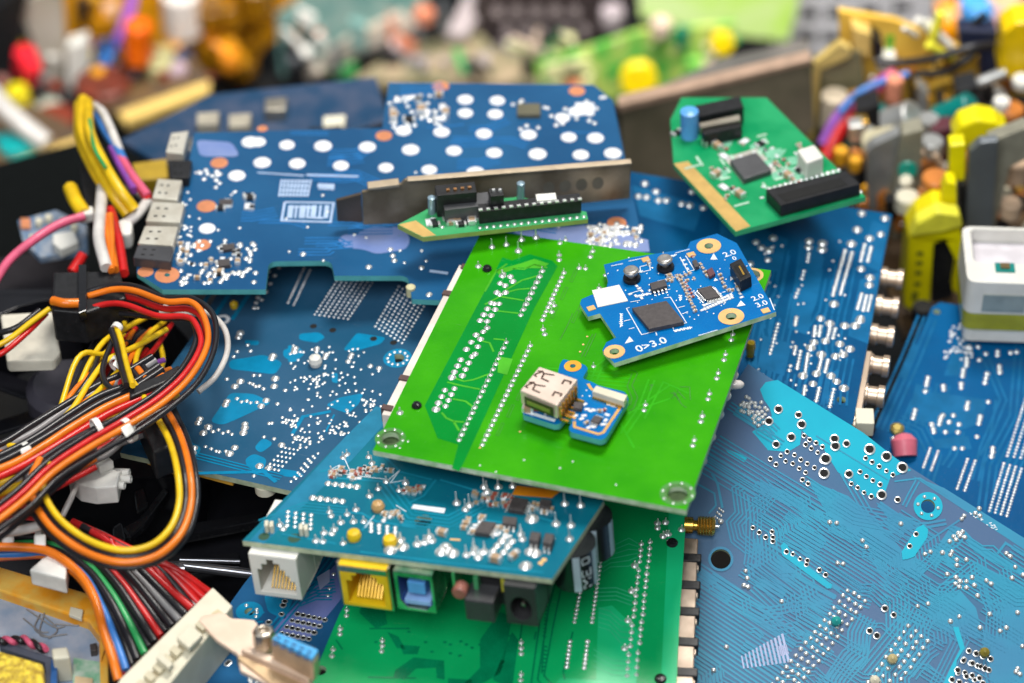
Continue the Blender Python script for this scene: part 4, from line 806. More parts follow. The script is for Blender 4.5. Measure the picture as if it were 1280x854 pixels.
plate('bracket_lip', [(1.5, 1.40), (ln, 1.34), (ln, 1.40), (1.5, 1.45)], -.12, .18, mat('lip_metal', (.52, .42, .30), .45, .6), br); plate('bracket_lip', [(.5, 1.22), (1.3, 1.24), (1.3, 1.34), (.5, 1.3)], -.1, .25, mat('lip_metal', (.80, .68, .52), .35, .9), br)
plate('bracket_foot', [(-.3, .15), (.34, .05), (.34, 1.0), (-.3, .85)], .05, .09, mat('foot_dark', (.15, .11, .08), .4, .7), br)
for k, hh in enumerate((.5, .5, .38, .5)): plate('stamped_mark', circ((ln-2.1+k*.42, .72), .15, 14, .2), -.012, .02, mat('stamp', (.18, .16, .12), .6, .5), br, bev=0)
def kbox(name, p, q, w_, h0, h1, m, bev=.01, par=None):
    a, b = Vector(K.p(*p, h1)), Vector(K.p(*q, h1)); d = b-a; u = d.normalized(); n2 = Vector((-u.y, u.x))
    return MB().obox((*a, h0), (*d, 0), (*(n2*w_), 0), (0, 0, h1-h0)).build(name, m, par or K.root, None, bev)
so = kbox('pin_socket', (599, 265), (727, 251), .3, .02, .42, black_pl)
a, b = Vector(K.p(601, 264, .42)), Vector(K.p(725, 250.5, .42))
for k in range(14):
    t = a+(b-a)*k/13; MB().box((t.x, t.y+.03, .43), (.09, .07, .05), .1).build('socket_contact', solder, so)
kbox('chip', (556, 263), (614, 256), .5, .02, .42, mat('chip_grey', (.07, .07, .075), .45)); kbox('jumper_block', (546, 245), (596, 240), .4, .05, .75, black_pl)
for k in range(4): q = K.p(560+9*k, 238.5-k, .76); MB().box((q[0], q[1], .78), (.08, .06, .06)).build('jumper_pin', mat('pin_copper', (.7, .35, .15), .3, .9), K.root)
kbox('jumper_block', (613, 246), (630, 244), .3, .05, .75, black_pl)
for x in (617, 625): q = K.p(x, 239, .76); MB().box((q[0], q[1], .78), (.07, .06, .08)).build('jumper_pin', solder, K.root)
for x, y in ((540, 266), (651, 248)):
    q = K.p(x, y); MB().lathe((q[0], q[1], 0), (0, 0, 1), [(0, .1), (.5, .1), (.52, .05)], 12).build('small_capacitor', mat('cap_blue_grey', (.30, .42, .50), .3, .4), K.root)
kbox('small_connector', (671, 251), (696, 249), .25, .3, .5, white_pl)
K.cluster(535, 270, 600, 283, 22, .22); K.j([(553, 284), (560, 280), (575, 282), (585, 275)]+row((600, 285), (730, 271), 16), .05)
for k in range(16):
    q = K.p(600+k*8.3, 286-k*.95, -.1); MB().lathe((q[0], q[1]+.1, -.14), (0, 0, -1), [(0, .035), (.16, .03), (.2, .01)], 6).build('solder_pin', solder, K.root)
K.flush(c_low)
# ================================================================== back right blue board
Q = Board('motherboard', 'dark blue board with many bright solder joints and silver barrel sockets along its right edge', 'motherboard',
          (785, 215), (1115, 268), 5.9, (.0, .03), m_back, .16, [(770, 212), (1115, 268), (1066, 530), (1040, 545), (900, 480), (780, 440)], fr4g, [(1052, 500, .12)], bottom=m_back)
Z8 = (960, 200, 3.88); Z4 = (960, 400, 3.56)
for k, pts in enumerate(([(900, 260), (985, 300), (975, 340), (900, 330)], [(1000, 300), (1030, 310), (1010, 420), (985, 410)], [(1075, 350), (1100, 340), (1085, 430), (1060, 420)], [(1090, 276), (1110, 282), (1100, 340), (1075, 330)], [(955, 420), (990, 430), (980, 470), (950, 460)], [(790, 232), (880, 256), (868, 290), (800, 270)])): Q.area(pts, .004+.0002*k)
for k in range(26):
    x, y = R.uniform(940, 1060), R.uniform(310, 480); Q.bundle([(x, y), (x-8, y+40), (x-R.uniform(5, 25), y+60)], R.randint(1, 4), .16, .06, .0065+k*.0003)
Q.j(z6([(455, 262), (567, 285), (547, 362), (433, 340), (493, 382), (405, 408), (452, 530), (495, 572), (492, 608), (320, 700), (450, 768), (255, 770), (300, 795), (372, 805), (423, 805), (200, 395), (265, 405), (263, 435), (197, 425), (25, 380), (5, 440)], *Z8)+z6([(340, 25), (390, 25), (255, 95), (205, 100), (190, 125), (320, 108), (365, 130), (300, 163), (335, 155), (237, 155), (155, 250), (215, 240), (280, 250), (305, 275), (200, 285), (338, 305), (410, 3)], *Z4), .12, 'dome')
for Z, l in ((Z8, (((375, 440), (315, 655), 18), ((408, 450), (352, 650), 18), ((470, 410), (450, 490), 7), ((500, 425), (485, 490), 6), ((455, 650), (435, 720), 6), ((478, 660), (462, 730), 6), ((502, 660), (485, 730), 6), ((198, 455), (193, 490), 3), ((175, 540), (165, 575), 3), ((148, 630), (135, 665), 3), ((138, 765), (132, 800), 3))),
             (Z4, (((275, 40), (265, 80), 4), ((45, 20), (10, 150), 9), ((210, 30), (205, 70), 4), ((235, 30), (228, 70), 4), ((300, 40), (290, 80), 4), ((145, 140), (130, 215), 6), ((178, 150), (165, 235), 7), ((237, 175), (225, 225), 5), ((267, 180), (255, 230), 5), ((165, 295), (160, 330), 4), ((228, 305), (215, 360), 5), ((293, 310), (275, 385), 6), ((122, 120), (118, 150), 3), ((100, 205), (95, 225), 2), ((125, 0), (122, 20), 2)))):
    for a, b, n in l: Q.j(row(*z6([a, b], *Z), n), .06, 'dome')
Q.j([(806, 230), (820, 240), (808, 247), (823, 251), (833, 251), (852, 255), (862, 257), (798, 246), (879, 260), (865, 240), (945, 303), (952, 310), (960, 325), (938, 330), (930, 345), (950, 345)], .1, 'dome'); Q.j([(R.uniform(950, 1060), R.uniform(300, 500)) for _ in range(40)]+[(948, 462), (955, 478)], .04)
q = Q.p(940, 445); MB().lathe((q[0]-.05, q[1], 0), (0, 0, 1), [(0, .1), (.3, .13), (.45, .1), (.5, .03)], 12).build('glue_drop', mat('amber_drop', (.45, .32, .02), .2, trans=.3), Q.root)
A, B_ = Vector(Q.p(1100, 335, -.2)), Vector(Q.p(1072, 500, -.2)); dd = (B_-A).normalized(); nn = Vector((-dd.y, dd.x)); nn = nn if nn.x > 0 else -nn
for k in range(6):
    c = A+dd*(k*1.12+.1)-nn*.1
    MB().lathe((c.x, c.y, -.42), (*nn, 0), [(0, .28), (.3, .28), (.32, .23), (.55, .23), (.57, .28), (.72, .28), (.74, .16)] if k < 5 else [(0, .3), (.5, .3)], 18).build('barrel_socket', champ, Q.root)
A2, B2 = Vector(Q.p(1080, 440, -.16)), Vector(Q.p(1066, 520, -.16)); MB().obox((*A2, -.7), (*(B2-A2), 0), (*(nn*.2), 0), (0, 0, .6)).build('connector_shell', champ, Q.root, None, .02)
q = Q.p(1072, 528, -.2); MB().box((q[0]+.15, q[1]+.1, -.25), (.45, .55, .45), .2).build('plastic_clip', cream, Q.root, None, .03)
Q.flush(c_back)
# ================================================================== green card at the back right
C = Board('expansion_card', 'green card with gold edge contacts and a long black slot, resting at the back right', 'expansion card',
          (925, 289), (1083, 246), 7.6, (.05, .0), mat('mask_emerald', (.0, .24, .08), .3, noise=(.02, .32, .12), scale=.8), .15,
          [(919, 290), (1082, 246), (1026, 190), (958, 122), (852, 122), (838, 150), (842, 205)], mat('edge_emerald', (.05, .45, .18), .5), bottom=m_low)
mb = MB(); C.area([(842, 205), (860, 202), (938, 283), (920, 289.5)], .006, mb)
for k in range(0): pass
C.pat(mb, mat('gold_edge', (.70, .45, .14), .35, .3))
mb = MB()
for k in range(14): x, y = R.uniform(890, 1000), R.uniform(170, 235); C.area([(x, y), (x+R.uniform(8, 24), y-3), (x+R.uniform(12, 26), y+8), (x+3, y+10)], .005+.0002*k, mb)
C.pat(mb, mat('copper_mint', (.20, .52, .34), .3))
def cbox(B, name, pts, h0, h1, m, bev=.03, lb=None): return B.box(name, pts, h0, h1, m, bev, None, lb)
s_ = cbox(C, 'card_slot', [(957, 237), (1058, 213), (1076, 230), (976, 257)], 0, .38, black_pl); 
P = C.poly([(972, 243), (1050, 222), (1060, 231), (982, 252)], .39); MB().prism(P, .35, .388).build('slot_opening', black_hole, s_)
C.j(row((962, 236), (1048, 213), 14), .07); C.j(row((985, 263), (1076, 240), 12), .06)
cbox(C, 'chip', [(912, 200), (945, 190), (965, 212), (930, 224)], 0, .18, mat('chip_grey', (.07, .07, .075), .45)); mb = MB(); C.area([(905, 198), (947, 185), (972, 214), (929, 230)], .007, mb); C.pat(mb, mat('pad_taupe', (.50, .48, .42), .4))
cbox(C, 'header_block', [(868, 132), (925, 120), (930, 134), (872, 146)], 0, .55, black_pl); cbox(C, 'header_block', [(876, 160), (925, 148), (928, 158), (880, 169)], 0, .4, black_pl); cbox(C, 'header_strip', [(873, 154), (925, 143), (926, 150), (875, 160)], .3, .5, steel_dull)
q = C.p(862, 170); MB().lathe((q[0], q[1], 0), (0, 0, 1), [(0, .24), (.8, .24), (.85, .1)], 16).build('capacitor', blue_pl, C.root, 'bright blue capacitor')
cbox(C, 'connector_block', [(996, 187), (1018, 180), (1030, 196), (1008, 204)], 0, .55, white_pl, .05, 'white connector block')
for x, y in ((897, 185), (905, 196), (846, 168), (930, 178), (950, 182), (1000, 215), (985, 222), (895, 220), (905, 235), (925, 245), (885, 180)): C.comp(x, y, R.choice(('capacitor', 'padpair', 'resistor')), .3, R.choice((20, 110)))
C.cluster(885, 178, 1010, 250, 34, .13, 0, ('capacitor', 'resistor', 'padpair', 'bead')); wl = MB()
for k in range(26):
    x, y = R.uniform(865, 1000), R.uniform(165, 268)
    if y > 185+(x-842)*1.0 or y < 150+(x-940)*.9: continue
    q = C.p(x, y); wl.box((*q, .012), (R.uniform(.1, .5), .07, .002), R.choice((0, 1.57)))
C.pat(wl, mat('silk_mint', (.45, .68, .52), .5))
C.flush(c_low)
# ================================================================== lower right blue board and its white socket
E_ = Board('motherboard', 'saturated blue motherboard with long pin rows at the right edge, under the sky blue one', 'motherboard',
           (1090, 545), (1165, 378), 3.4, (.0, .06), mat('mask_cobalt', (.002, .10, .27), .22, noise=(.004, .075, .21), scale=.3, bump=.1, bscale=8), .16,
           [(1088, 552), (1165, 384), (1175, 378), (1420, 412), (1470, 700), (1380, 800), (1180, 760), (1085, 640)], fr4g, [(1171, 390, .1)], bottom=m_back)
for k, pts in enumerate(([(1160, 490), (1235, 500), (1225, 530), (1180, 545), (1150, 520)], [(1165, 550), (1210, 545), (1215, 562), (1170, 560)], [(1200, 410), (1225, 415), (1205, 470), (1180, 470)], [(1145, 480), (1165, 485), (1158, 530), (1135, 520)], [(1125, 470), (1140, 430), (1150, 432), (1132, 478)])): E_.area(pts, .004+.0002*k)
for pts, n in (([(1225, 440), (1250, 500), (1225, 560), (1215, 600)], 2), ([(1120, 530), (1145, 540), (1160, 570), (1150, 600)], 3), ([(1270, 430), (1262, 520), (1230, 580), (1222, 640)], 4), ([(1110, 540), (1150, 450), (1170, 400)], 4), ([(1245, 500), (1238, 545), (1225, 570)], 1), ([(1185, 585), (1195, 570), (1205, 540)], 2), ([(1172, 480), (1160, 520)], 3), ([(1140, 500), (1125, 535), (1140, 545)], 4), ([(1270, 560), (1240, 620)], 3)): E_.bundle(pts, n, .16, .07, .0065+n*.0004)
E_.j(z6([(885, 170), (885, 187), (883, 203), (870, 222), (868, 238), (866, 250), (860, 285), (860, 303), (975, 240), (970, 260), (965, 280), (1030, 205), (1030, 220), (1032, 233), (780, 295), (782, 310), (712, 258), (708, 275), (705, 290), (700, 318), (655, 402), (650, 420), (645, 437), (890, 368), (885, 385), (885, 395), (945, 430), (942, 445), (938, 462), (980, 365), (770, 435), (765, 450), (762, 465), (778, 425), (825, 425), (850, 465), (806, 455), (790, 500), (845, 500), (735, 485), (738, 500), (728, 465), (930, 520), (1000, 570), (1000, 588), (995, 608), (830, 572), (865, 572), (620, 545), (557, 528), (895, 120), (935, 120), (970, 150), (1022, 140), (1022, 155), (940, 178), (1080, 145), (1107, 142)], *Z4), .075, 'dome')
for a, b, c_, nx, ny in (((722, 572), (757, 585), (692, 655), 2, 8), ((888, 620), (922, 628), (842, 750), 2, 11), ((1150, 340), (1240, 352), (1065, 605), 4, 19), ((1050, 640), (1128, 662), (985, 850), 4, 17)): E_.j(grid(*z6([a, b, c_], *Z4), nx, ny), .045, 'dome')
q = E_.p(1121, 538); MB().lathe((q[0], q[1], 0), (0, 0, 1), [(0, .18), (.1, .18), (.14, .1)], 16).build('round_head', mat('brass_screw', (.65, .5, .15), .3, .8), E_.root)
q = E_.p(1128, 566); MB().lathe((q[0]-.1, q[1]-.1, 0), (.6, .3, .5), [(0, .3), (.4, .34), (.55, .2), (.6, .05)], 16).build('rubber_cap', mat('pink_rubber', (.80, .18, .25), .4), E_.root)
E_.j([(R.uniform(1180, 1215), R.uniform(405, 450)) for _ in range(50)], .045)
E_.flush(c_back)
# white socket standing at the right edge
O = W(1199, 428, 3.9); S = empty('socket_housing', 'cream plastic socket housing with olive band, cut by the right edge of the photo', 'connector', Matrix.Translation(O) @ Matrix.Rotation(math.radians(-3), 4, 'Z'))
wd, dp, ht = 2.6, 2.3, 2.05
P = fillet([(0, 0), (wd, 0), (wd, dp), (0, dp)], .3); I_ = fillet([(.22, .80), (wd-.15, .80), (wd-.15, dp-.10), (.22, dp-.10)], .2); F_ = fillet([(.1, .08), (wd-.1, .08), (wd-.1, dp-.1), (.1, dp-.1)], .2)
b = MB(); b.prism(F_, 0, .45); b.prism(P, 1.0, ht, [I_]); b.build('shell', white_pl, S, None, .05)
b = MB(); b.prism([(x*.99+.01, y*.99+.01) for x, y in P], .452, .998); b.build('olive_band', mat('olive_clear', (.38, .38, .02), .2), S)
b = MB(); b.prism([(x*.97+.03, y*.97+.04) for x, y in I_], 1.0, 1.62); b.build('insert', mat('insert_grey', (.68, .64, .68), .5), S, None, .04); b = MB(); b.obox((.22, .80, 1.0), (.06, 0, 0), (0, dp-.95, 0), (0, 0, .9)); b.build('inner_rib', mat('rib_grey', (.35, .34, .36), .5), S)  # darker grey rib along the left of the opening
b = MB(); b.box((1.0, .6, ht+.02), (.5, .35, .04)); b.build('contact', mat('contact_teal', (.0, .25, .22), .3), S)
b = MB(); b.box((1.0, .62, ht+.06), (.24, .2, .06)); b.build('contact_tip', mat('tip_bronze', (.35, .25, .12), .3, .7), S)
b = MB(); b.obox((.45, -.03, 1.1), (1.1, 0, 0), (0, .05, 0), (0, 0, .55)); b.build('window', mat('window_grey', (.28, .34, .34), .2), S)
# ================================================================== cable looms at the left
WC = {'yellow': mat('wire_yellow', (.86, .55, .01), .32), 'red': mat('wire_red', (.62, .015, .015), .3), 'orange': mat('wire_orange', (.85, .20, .01), .3), 'black': mat('wire_black', (.016, .015, .018), .3),
      'white': mat('wire_white', (.72, .68, .64), .35), 'blue': mat('wire_blue', (.05, .22, .62), .3), 'green': mat('wire_green', (.03, .36, .10), .3), 'grey': mat('wire_grey', (.26, .25, .25), .35), 'purple': mat('wire_purple', (.30, .08, .45), .35), 'pink': mat('wire_pink', (.75, .12, .22), .35)}
def offs(P, d):
    out = []
    for i, p in enumerate(P):
        a = P[max(0, i-1)]; b = P[min(len(P)-1, i+1)]; dx, dy = b[0]-a[0], b[1]-a[1]; l = math.hypot(dx, dy) or 1
        out.append((p[0]-dy/l*d, p[1]+dx/l*d, p[2]))
    return out
def wire(root, col, P, r=.085, dz=0, d=0, n=7):
    Q = offs(P, d) if d else P
    pts = spline([root['o'] @ W(x, y, z+dz) for x, y, z in Q], n)
    return MB().tube(pts, r, 9).build('wire', WC[col], root, col+' wire')
def loom(name, label, cat, at):
    o = W(*at); M = Matrix.Translation(o); e = empty(name, label, cat, M); ROOTI[e.name] = M.inverted(); return e
ROOTI = {}
class Loom:
    def __init__(s, label, at, name='cable_loom', cat='cables'):
        s.e = empty(name, label, cat, Matrix.Translation(W(*at))); s.o = W(*at)
    def w(s, col, P, d=0, dz=0, r=.07, n=7, jit=0):
        Q = offs(P, d) if d else P
        if jit: Q = [(x+R.uniform(-jit, jit), y+R.uniform(-jit, jit), z) for x, y, z in Q]
        return MB().tube(spline([W(x, y, z+dz)-s.o for x, y, z in Q], n), r, 9).build('wire', WC[col], s.e, col+' wire')
    def tie(s, x, y, z, ang, rr=.42, m=None, head=True):
        """nylon cable tie: a band round the bundle plus its square head"""
        c = W(x, y, z)-s.o; ax = Vector((math.cos(ang), math.sin(ang), 0)); b = ax.orthogonal().normalized(); b2 = ax.cross(b)
        mb = MB(); n = 20; L = []
        for hh, r_ in ((-.07, rr), (.07, rr), (.07, rr-.03), (-.07, rr-.03)): L.append([c+ax*hh+(b*math.cos(i*math.tau/n)+b2*math.sin(i*math.tau/n))*r_ for i in range(n)])
        for i in range(4): mb.quadring(L[i], L[(i+1) % 4], 0, False)
        o = mb.build('cable_tie', m or nylon, s.e)
        if head:
            u = (CAM-W(x, y, z)).normalized(); k = MB(); kk = c+u*rr; k.obox(kk-ax*.14-ax.cross(u)*.15-u*.03, ax*.28, ax.cross(u)*.32, u*.22); k.build('tie_head', m or nylon, o, None, .05)
        return o
    def plug(s, name, pts, z, h, m, lb=None, bev=.04):
        P = [W(x, y, z)-s.o for x, y in pts]; P = [(p.x, p.y) for p in P]; z0 = z-s.o.z
        return MB().prism(P, z0-h, z0).build(name, m, s.e, lb, bev)
LA = Loom('looping cable loom of orange, red, black and yellow wires with white nylon ties', (110, 560, 6.5))
arc = [(108, 374, 7.2), (140, 366, 7.4), (168, 368, 7.6), (205, 381, 7.9), (238, 382, 8.1), (258, 398, 8.2), (261, 432, 8.2), (240, 472, 8.2), (205, 505, 8.2), (160, 534, 8.2), (112, 562, 8.1), (68, 592, 8.0), (30, 628, 7.9), (-25, 670, 7.8)]
LA.w('orange', [(p[0]+(0 if i > 4 else 2), p[1]-(0 if i > 4 else 6), p[2]) for i, p in enumerate(arc)], 2, .12, .08)
LA.w('black', arc, -9, 0, jit=1.2); LA.w('red', [(p[0]-(6 if i < 6 else 0), p[1]+(4 if i < 5 else 0), p[2]) for i, p in enumerate(arc)], 10, -.05, .075); LA.w('black', arc, 17, -.2, .07); LA.w('red', arc, 5, -.35, .08)
LA.w('black', [(150, 392, 7.0), (190, 396, 7.2), (232, 396, 7.3), (247, 412, 7.4), (240, 445, 7.5), (218, 478, 7.6), (180, 508, 7.7), (130, 530, 7.7), (80, 556, 7.6), (30, 590, 7.5), (-20, 630, 7.4)], 0, 0)
LA.w('black', [(246, 480, 8.0), (225, 500, 8.0), (190, 520, 8), (150, 548, 7.9), (105, 580, 7.8), (60, 618, 7.7), (10, 665, 7.5), (-30, 690, 7.4)], 0, 0)
LA.w('white', [(200, 392, 6.8), (235, 388, 7.0), (262, 393, 7.2), (281, 412, 7.3), (284, 440, 7.3), (270, 470, 7.3), (248, 490, 7.2)], 0, 0, .075)
LA.w('white', [(205, 384, 7.2), (225, 392, 7.3), (246, 392, 7.4)], 0, 0, .075)
# left-going bundle
for k, (c, d, z) in enumerate((('yellow', -30, 7.2), ('yellow', -20, 7.1), ('orange', -2, 7.6), ('black', 6, 7.4), ('red', -11, 7.5), ('black', 13, 7.3), ('grey', 20, 7.0), ('black', 27, 7.1))):
    b = [(205, 468, z), (170, 490, z), (130, 508, z), (90, 532, z), (52, 556, z), (15, 578, z), (-30, 596, z)]
    LA.w(c, offs(b, d), 0, 0, .09, jit=1.5)
LA.w('yellow', [(208, 412, 6.6), (180, 428, 6.8), (155, 440, 7), (132, 452, 7.1), (112, 478, 7.2), (90, 512, 7.2), (70, 530, 7.2)], 0, 0, .075); LA.w('yellow', [(150, 462, 7), (130, 482, 7.1), (112, 500, 7.2), (80, 530, 7.2)], 0, 0, .07)
LA.w('yellow', [(206, 402, 6.4), (186, 418, 6.6), (172, 442, 6.8), (168, 466, 7)], 0, 0, .07); LA.w('orange', [(190, 412, 6.5), (172, 430, 6.7), (150, 470, 7), (110, 500, 7.1), (60, 540, 7.1), (0, 570, 7)], 0, 0, .07)
LA.w('red', [(215, 405, 6.3), (190, 440, 6.5), (160, 468, 6.7), (110, 498, 7)], 0, 0, .07); LA.w('red', [(145, 408, 7.1), (142, 440, 7), (150, 470, 7), (140, 498, 7.1), (60, 544, 7.3)], 0, 0, .07)
LA.w('black', [(150, 405, 7), (135, 440, 7.1), (128, 466, 7.2), (140, 486, 7.3), (170, 480, 7.3)], 0, 0, .075); LA.w('yellow', [(146, 410, 7.2), (152, 428, 7.2), (158, 455, 7.4), (166, 482, 7.9)], 0, 0, .075); LA.w('black', [(139, 412, 7.2), (145, 430, 7.2), (151, 455, 7.4), (158, 482, 7.8)], 0, 0, .08)
LA.w('purple', [(150, 430, 6.8), (170, 460, 6.6), (205, 450, 6.4)], 0, 0, .07); LA.w('yellow', [(200, 430, 6.3), (204, 450, 6.3), (198, 470, 6.4)], 0, 0, .07)
for c, y0, y1 in (('yellow', 556, 558), ('orange', 566, 566), ('yellow', 575, 572), ('yellow', 586, 582), ('red', 568, 562), ('black', 594, 588), ('grey', 604, 598), ('black', 612, 604), ('orange', 622, 612), ('red', 632, 622)): LA.w(c, [(-40, y0, 6.9), (0, y0, 7), (35, y1, 7.1), (70, y1-12, 7.3), (120, y1-38, 7.4)], 0, 0, .07)
# yellow loop hanging down
lp = [(160, 470, 7.35), (178, 494, 7.42), (196, 522, 7.5), (212, 552, 7.6), (222, 590, 7.8), (224, 628, 7.6), (213, 660, 7.5), (188, 682, 7.4), (152, 688, 7.4), (112, 676, 7.4), (78, 652, 7.5), (58, 624, 7.6), (54, 602, 7.7), (64, 580, 7.7)]
LA.w('yellow', lp, 0, .1, .08); LA.w('black', lp, -8, -.1, .085); LA.w('orange', lp, -15, -.1, .09); LA.w('red', [(p[0], p[1], p[2]-.3) for p in lp[4:]], -13, 0, .09); LA.w('grey', lp[5:], -20, -.3, .06); LA.w('black', [(p[0], p[1], p[2]-.3) for p in lp], -22, 0, .075); LA.w('orange', [(42, 596, 7.5), (44, 625, 7.5), (62, 654, 7.4), (98, 682, 7.3), (140, 698, 7.2)], 0, 0, .07)
LA.tie(34, 566, 7.2, .6, .26); LA.tie(122, 538, 7.8, .55, .3, head=False); LA.tie(160, 538, 8.0, .75, .3); LA.tie(146, 410, 7.2, 1.2, .14, head=False); LA.tie(148, 455, 7.0, 1.2, .22)
o = LA.plug('white_plug', [(84, 594), (118, 574), (150, 590), (146, 608), (120, 610), (98, 606)], 6.5, .55, nylon, 'milky white multi pin plug', .04)
LA.plug('plug_latch', [(112, 572), (132, 568), (142, 576), (124, 584)], 6.75, .25, nylon, None, .03)
for x, y in ((158, 590), (160, 598), (152, 606), (148, 592), (144, 601), (138, 608)):
    c = W(x, y, 6.35)-LA.o; MB().lathe(c-Vector((.35, -.1, .1)), (1, -.18, .12), [(0, .1), (.42, .1), (.43, .085), (.43, .05), (.3, .05)], 12).build('plug_sleeve', nylon, o)
LA.w('white', [(98, 604, 6.3), (85, 630, 6.2), (78, 645, 6.1)], 0, 0, .07)
# more strands filling the loom
for k in range(16):
    c = R.choice(('black', 'red', 'orange', 'yellow', 'black', 'yellow', 'black', 'purple')); x0 = R.uniform(150, 215); y0 = R.uniform(398, 470); z0 = R.uniform(5.6, 6.7)
    LA.w(c, [(x0, y0, z0), (x0-R.uniform(15, 40), y0+R.uniform(0, 40), z0+.2), (x0-R.uniform(50, 80), y0+R.uniform(40, 80), z0+.5), (R.uniform(20, 60), R.uniform(535, 600), 6.6), (-30, R.uniform(560, 660), 6.4)], 0, 0, .07, jit=3)
for k in range(9):
    c = R.choice(('black', 'red', 'black', 'grey', 'orange')); LA.w(c, [(-30, R.uniform(560, 680), 6.6), (R.uniform(10, 40), R.uniform(560, 640), 6.7), (R.uniform(80, 110), R.uniform(560, 590), 6.9), (R.uniform(140, 170), R.uniform(530, 560), 7.0), (R.uniform(190, 220), R.uniform(500, 530), 6.8)], 0, 0, .07, jit=2)
# black plugs
o = LA.plug('black_plug', [(160, 492), (206, 474), (238, 548), (192, 566)], 7.3, .9, black_pl, 'black flat plug', .06)
o = LA.plug('plug_latch', [(160, 486), (200, 468), (224, 455), (224, 463), (205, 478), (162, 497)], 7.7, .25, black_pl, None, .05)
o = LA.plug('black_plug', [(66, 340), (150, 338), (158, 372), (105, 392), (64, 388)], 7.3, 1.0, black_pl, 'black flat plug', .06); LA.plug('plug_latch', [(98, 330), (108, 330), (108, 388), (98, 392)], 7.5, .3, black_gl, None, .03)
LA.w('orange', [(66, 376, 7.38), (80, 379, 7.45), (98, 379, 7.4)], 0, 0, .12)
# ------------------------------------------------------------------ loom rising behind
LB = Loom('blurred bunch of thick yellow, white, orange and red wires rising beside the silver sockets', (125, 300, 5.5))
LB.w('yellow', [(104, 125, 6.5), (102, 160, 7.2), (118, 200, 7.4), (140, 240, 7.2), (160, 268, 6.8)], 0, 0, .17); LB.w('yellow', [(110, 128, 6.6), (112, 165, 7.5), (130, 205, 7.6), (150, 238, 7.4), (168, 262, 7)], 0, .1, .15); LB.w('yellow', [(98, 130, 6.4), (98, 170, 7), (112, 205, 7), (132, 240, 7)], 0, 0, .12)
LB.w('green', [(112, 150, 7.6), (118, 185, 7.9), (132, 210, 7.9)], 0, 0, .05)
LB.w('white', [(118, 132, 6.5), (128, 140, 6.8), (138, 160, 7), (150, 190, 7)], 0, 0, .12); LB.w('blue', [(120, 140, 6.5), (132, 165, 6.8), (150, 192, 7), (162, 225, 7)], 0, 0, .13); LB.w('purple', [(140, 185, 6.9), (152, 210, 7), (168, 238, 7)], 0, 0, .12); LB.w('pink', [(150, 195, 7), (166, 220, 7.1), (185, 245, 7)], 0, 0, .12); LB.w('red', [(160, 215, 7), (175, 235, 7), (186, 250, 6.9)], 0, 0, .12)
LB.w('grey', [(150, 232, 6.4), (170, 242, 6.5), (188, 254, 6.6)], 0, 0, .07)
LB.w('yellow', [(88, 236, 6.6), (95, 252, 6.8), (106, 268, 6.8)], 0, 0, .2)
LB.w('white', [(128, 235, 7), (125, 270, 7.4), (124, 300, 7.6), (133, 335, 7.5)], 0, 0, .16); LB.w('orange', [(133, 272, 7.2), (136, 300, 7.4), (142, 338, 7.4)], 0, 0, .15); LB.w('red', [(138, 262, 7), (148, 300, 7.1), (155, 342, 7.2)], 0, 0, .13); LB.w('orange', [(138, 268, 7.4), (140, 300, 7.5), (140, 338, 7.5)], 0, 0, .075)
LB.w('pink', [(-10, 358, 6.5), (12, 325, 6.8), (45, 298, 7), (75, 280, 7), (105, 270, 7)], 0, 0, .12); LB.w('red', [(104, 318, 6.3), (98, 328, 6.2), (90, 340, 6.1)], 0, 0, .14)
LB.w('yellow', [(-20, 440, 6.6), (10, 425, 6.8), (40, 402, 7), (62, 386, 7.1)], 0, 0, .075); LB.w('red', [(-20, 450, 6.5), (5, 440, 6.7), (35, 415, 6.8), (58, 392, 6.9)], 0, 0, .075); LB.w('black', [(-10, 418, 6.7), (20, 410, 6.9), (50, 388, 7)], 0, 0, .08)
LB.w('white', [(186, 250, 6.8), (172, 268, 6.9), (160, 278, 6.8)], 0, 0, .14)
LB.plug('white_plug', [(146, 276), (158, 270), (166, 278), (164, 292), (152, 294), (146, 288)], 6.9, .5, nylon, None, .08); LB.plug('white_plug', [(96, 262), (116, 256), (118, 266), (98, 270)], 6.9, .3, nylon, None, .06)
LB.plug('heat_sleeve', [(98, 205), (118, 208), (128, 260), (108, 262)], 6.6, 1.2, black_pl)
# ------------------------------------------------------------------ thick flat loom to the long white plug
LC = Loom('thick loom of mostly black wires running into the long cream plug at bottom left', (150, 760, 5.0))
base = [(-30, 676, 5.6), (20, 672, 5.8), (64, 668, 5.9), (105, 684, 5.8), (140, 716, 5.6), (172, 762, 5.4), (200, 806, 5.2)]
ends = [(148, 846), (157, 838), (165, 831), (172, 824), (180, 817), (187, 810), (194, 803), (201, 796), (208, 789), (216, 782), (224, 775), (232, 768), (240, 761)]
cols = ['orange', 'blue', 'black', 'black', 'green', 'black', 'black', 'red', 'black', 'black', 'grey', 'black', 'red']
for layer in range(2):
    for k, (e_, c) in enumerate(zip(ends, cols)):
        t = k/12; f = lambda a, b: a+(b-a)*t; c = c if layer == 0 else R.choice(('black', 'red', 'black', 'grey', 'red'))
        P = [(-40, f(700, 655), 5.6), (20, f(695, 650), 5.7), (f(60, 78), f(696, 655), 5.8), (f(100, 122), f(722, 668), 5.8), (f(124, 165), f(764, 694), 5.7), (f(140, 205), f(808, 730), 5.5), (e_[0], e_[1], 5.3)]
        LC.w(c, [(x+layer*5, y+layer*1, z-layer*.3+.08*math.sin(k*2.3)) for x, y, z in P], 0, 0, .095, jit=1.2)
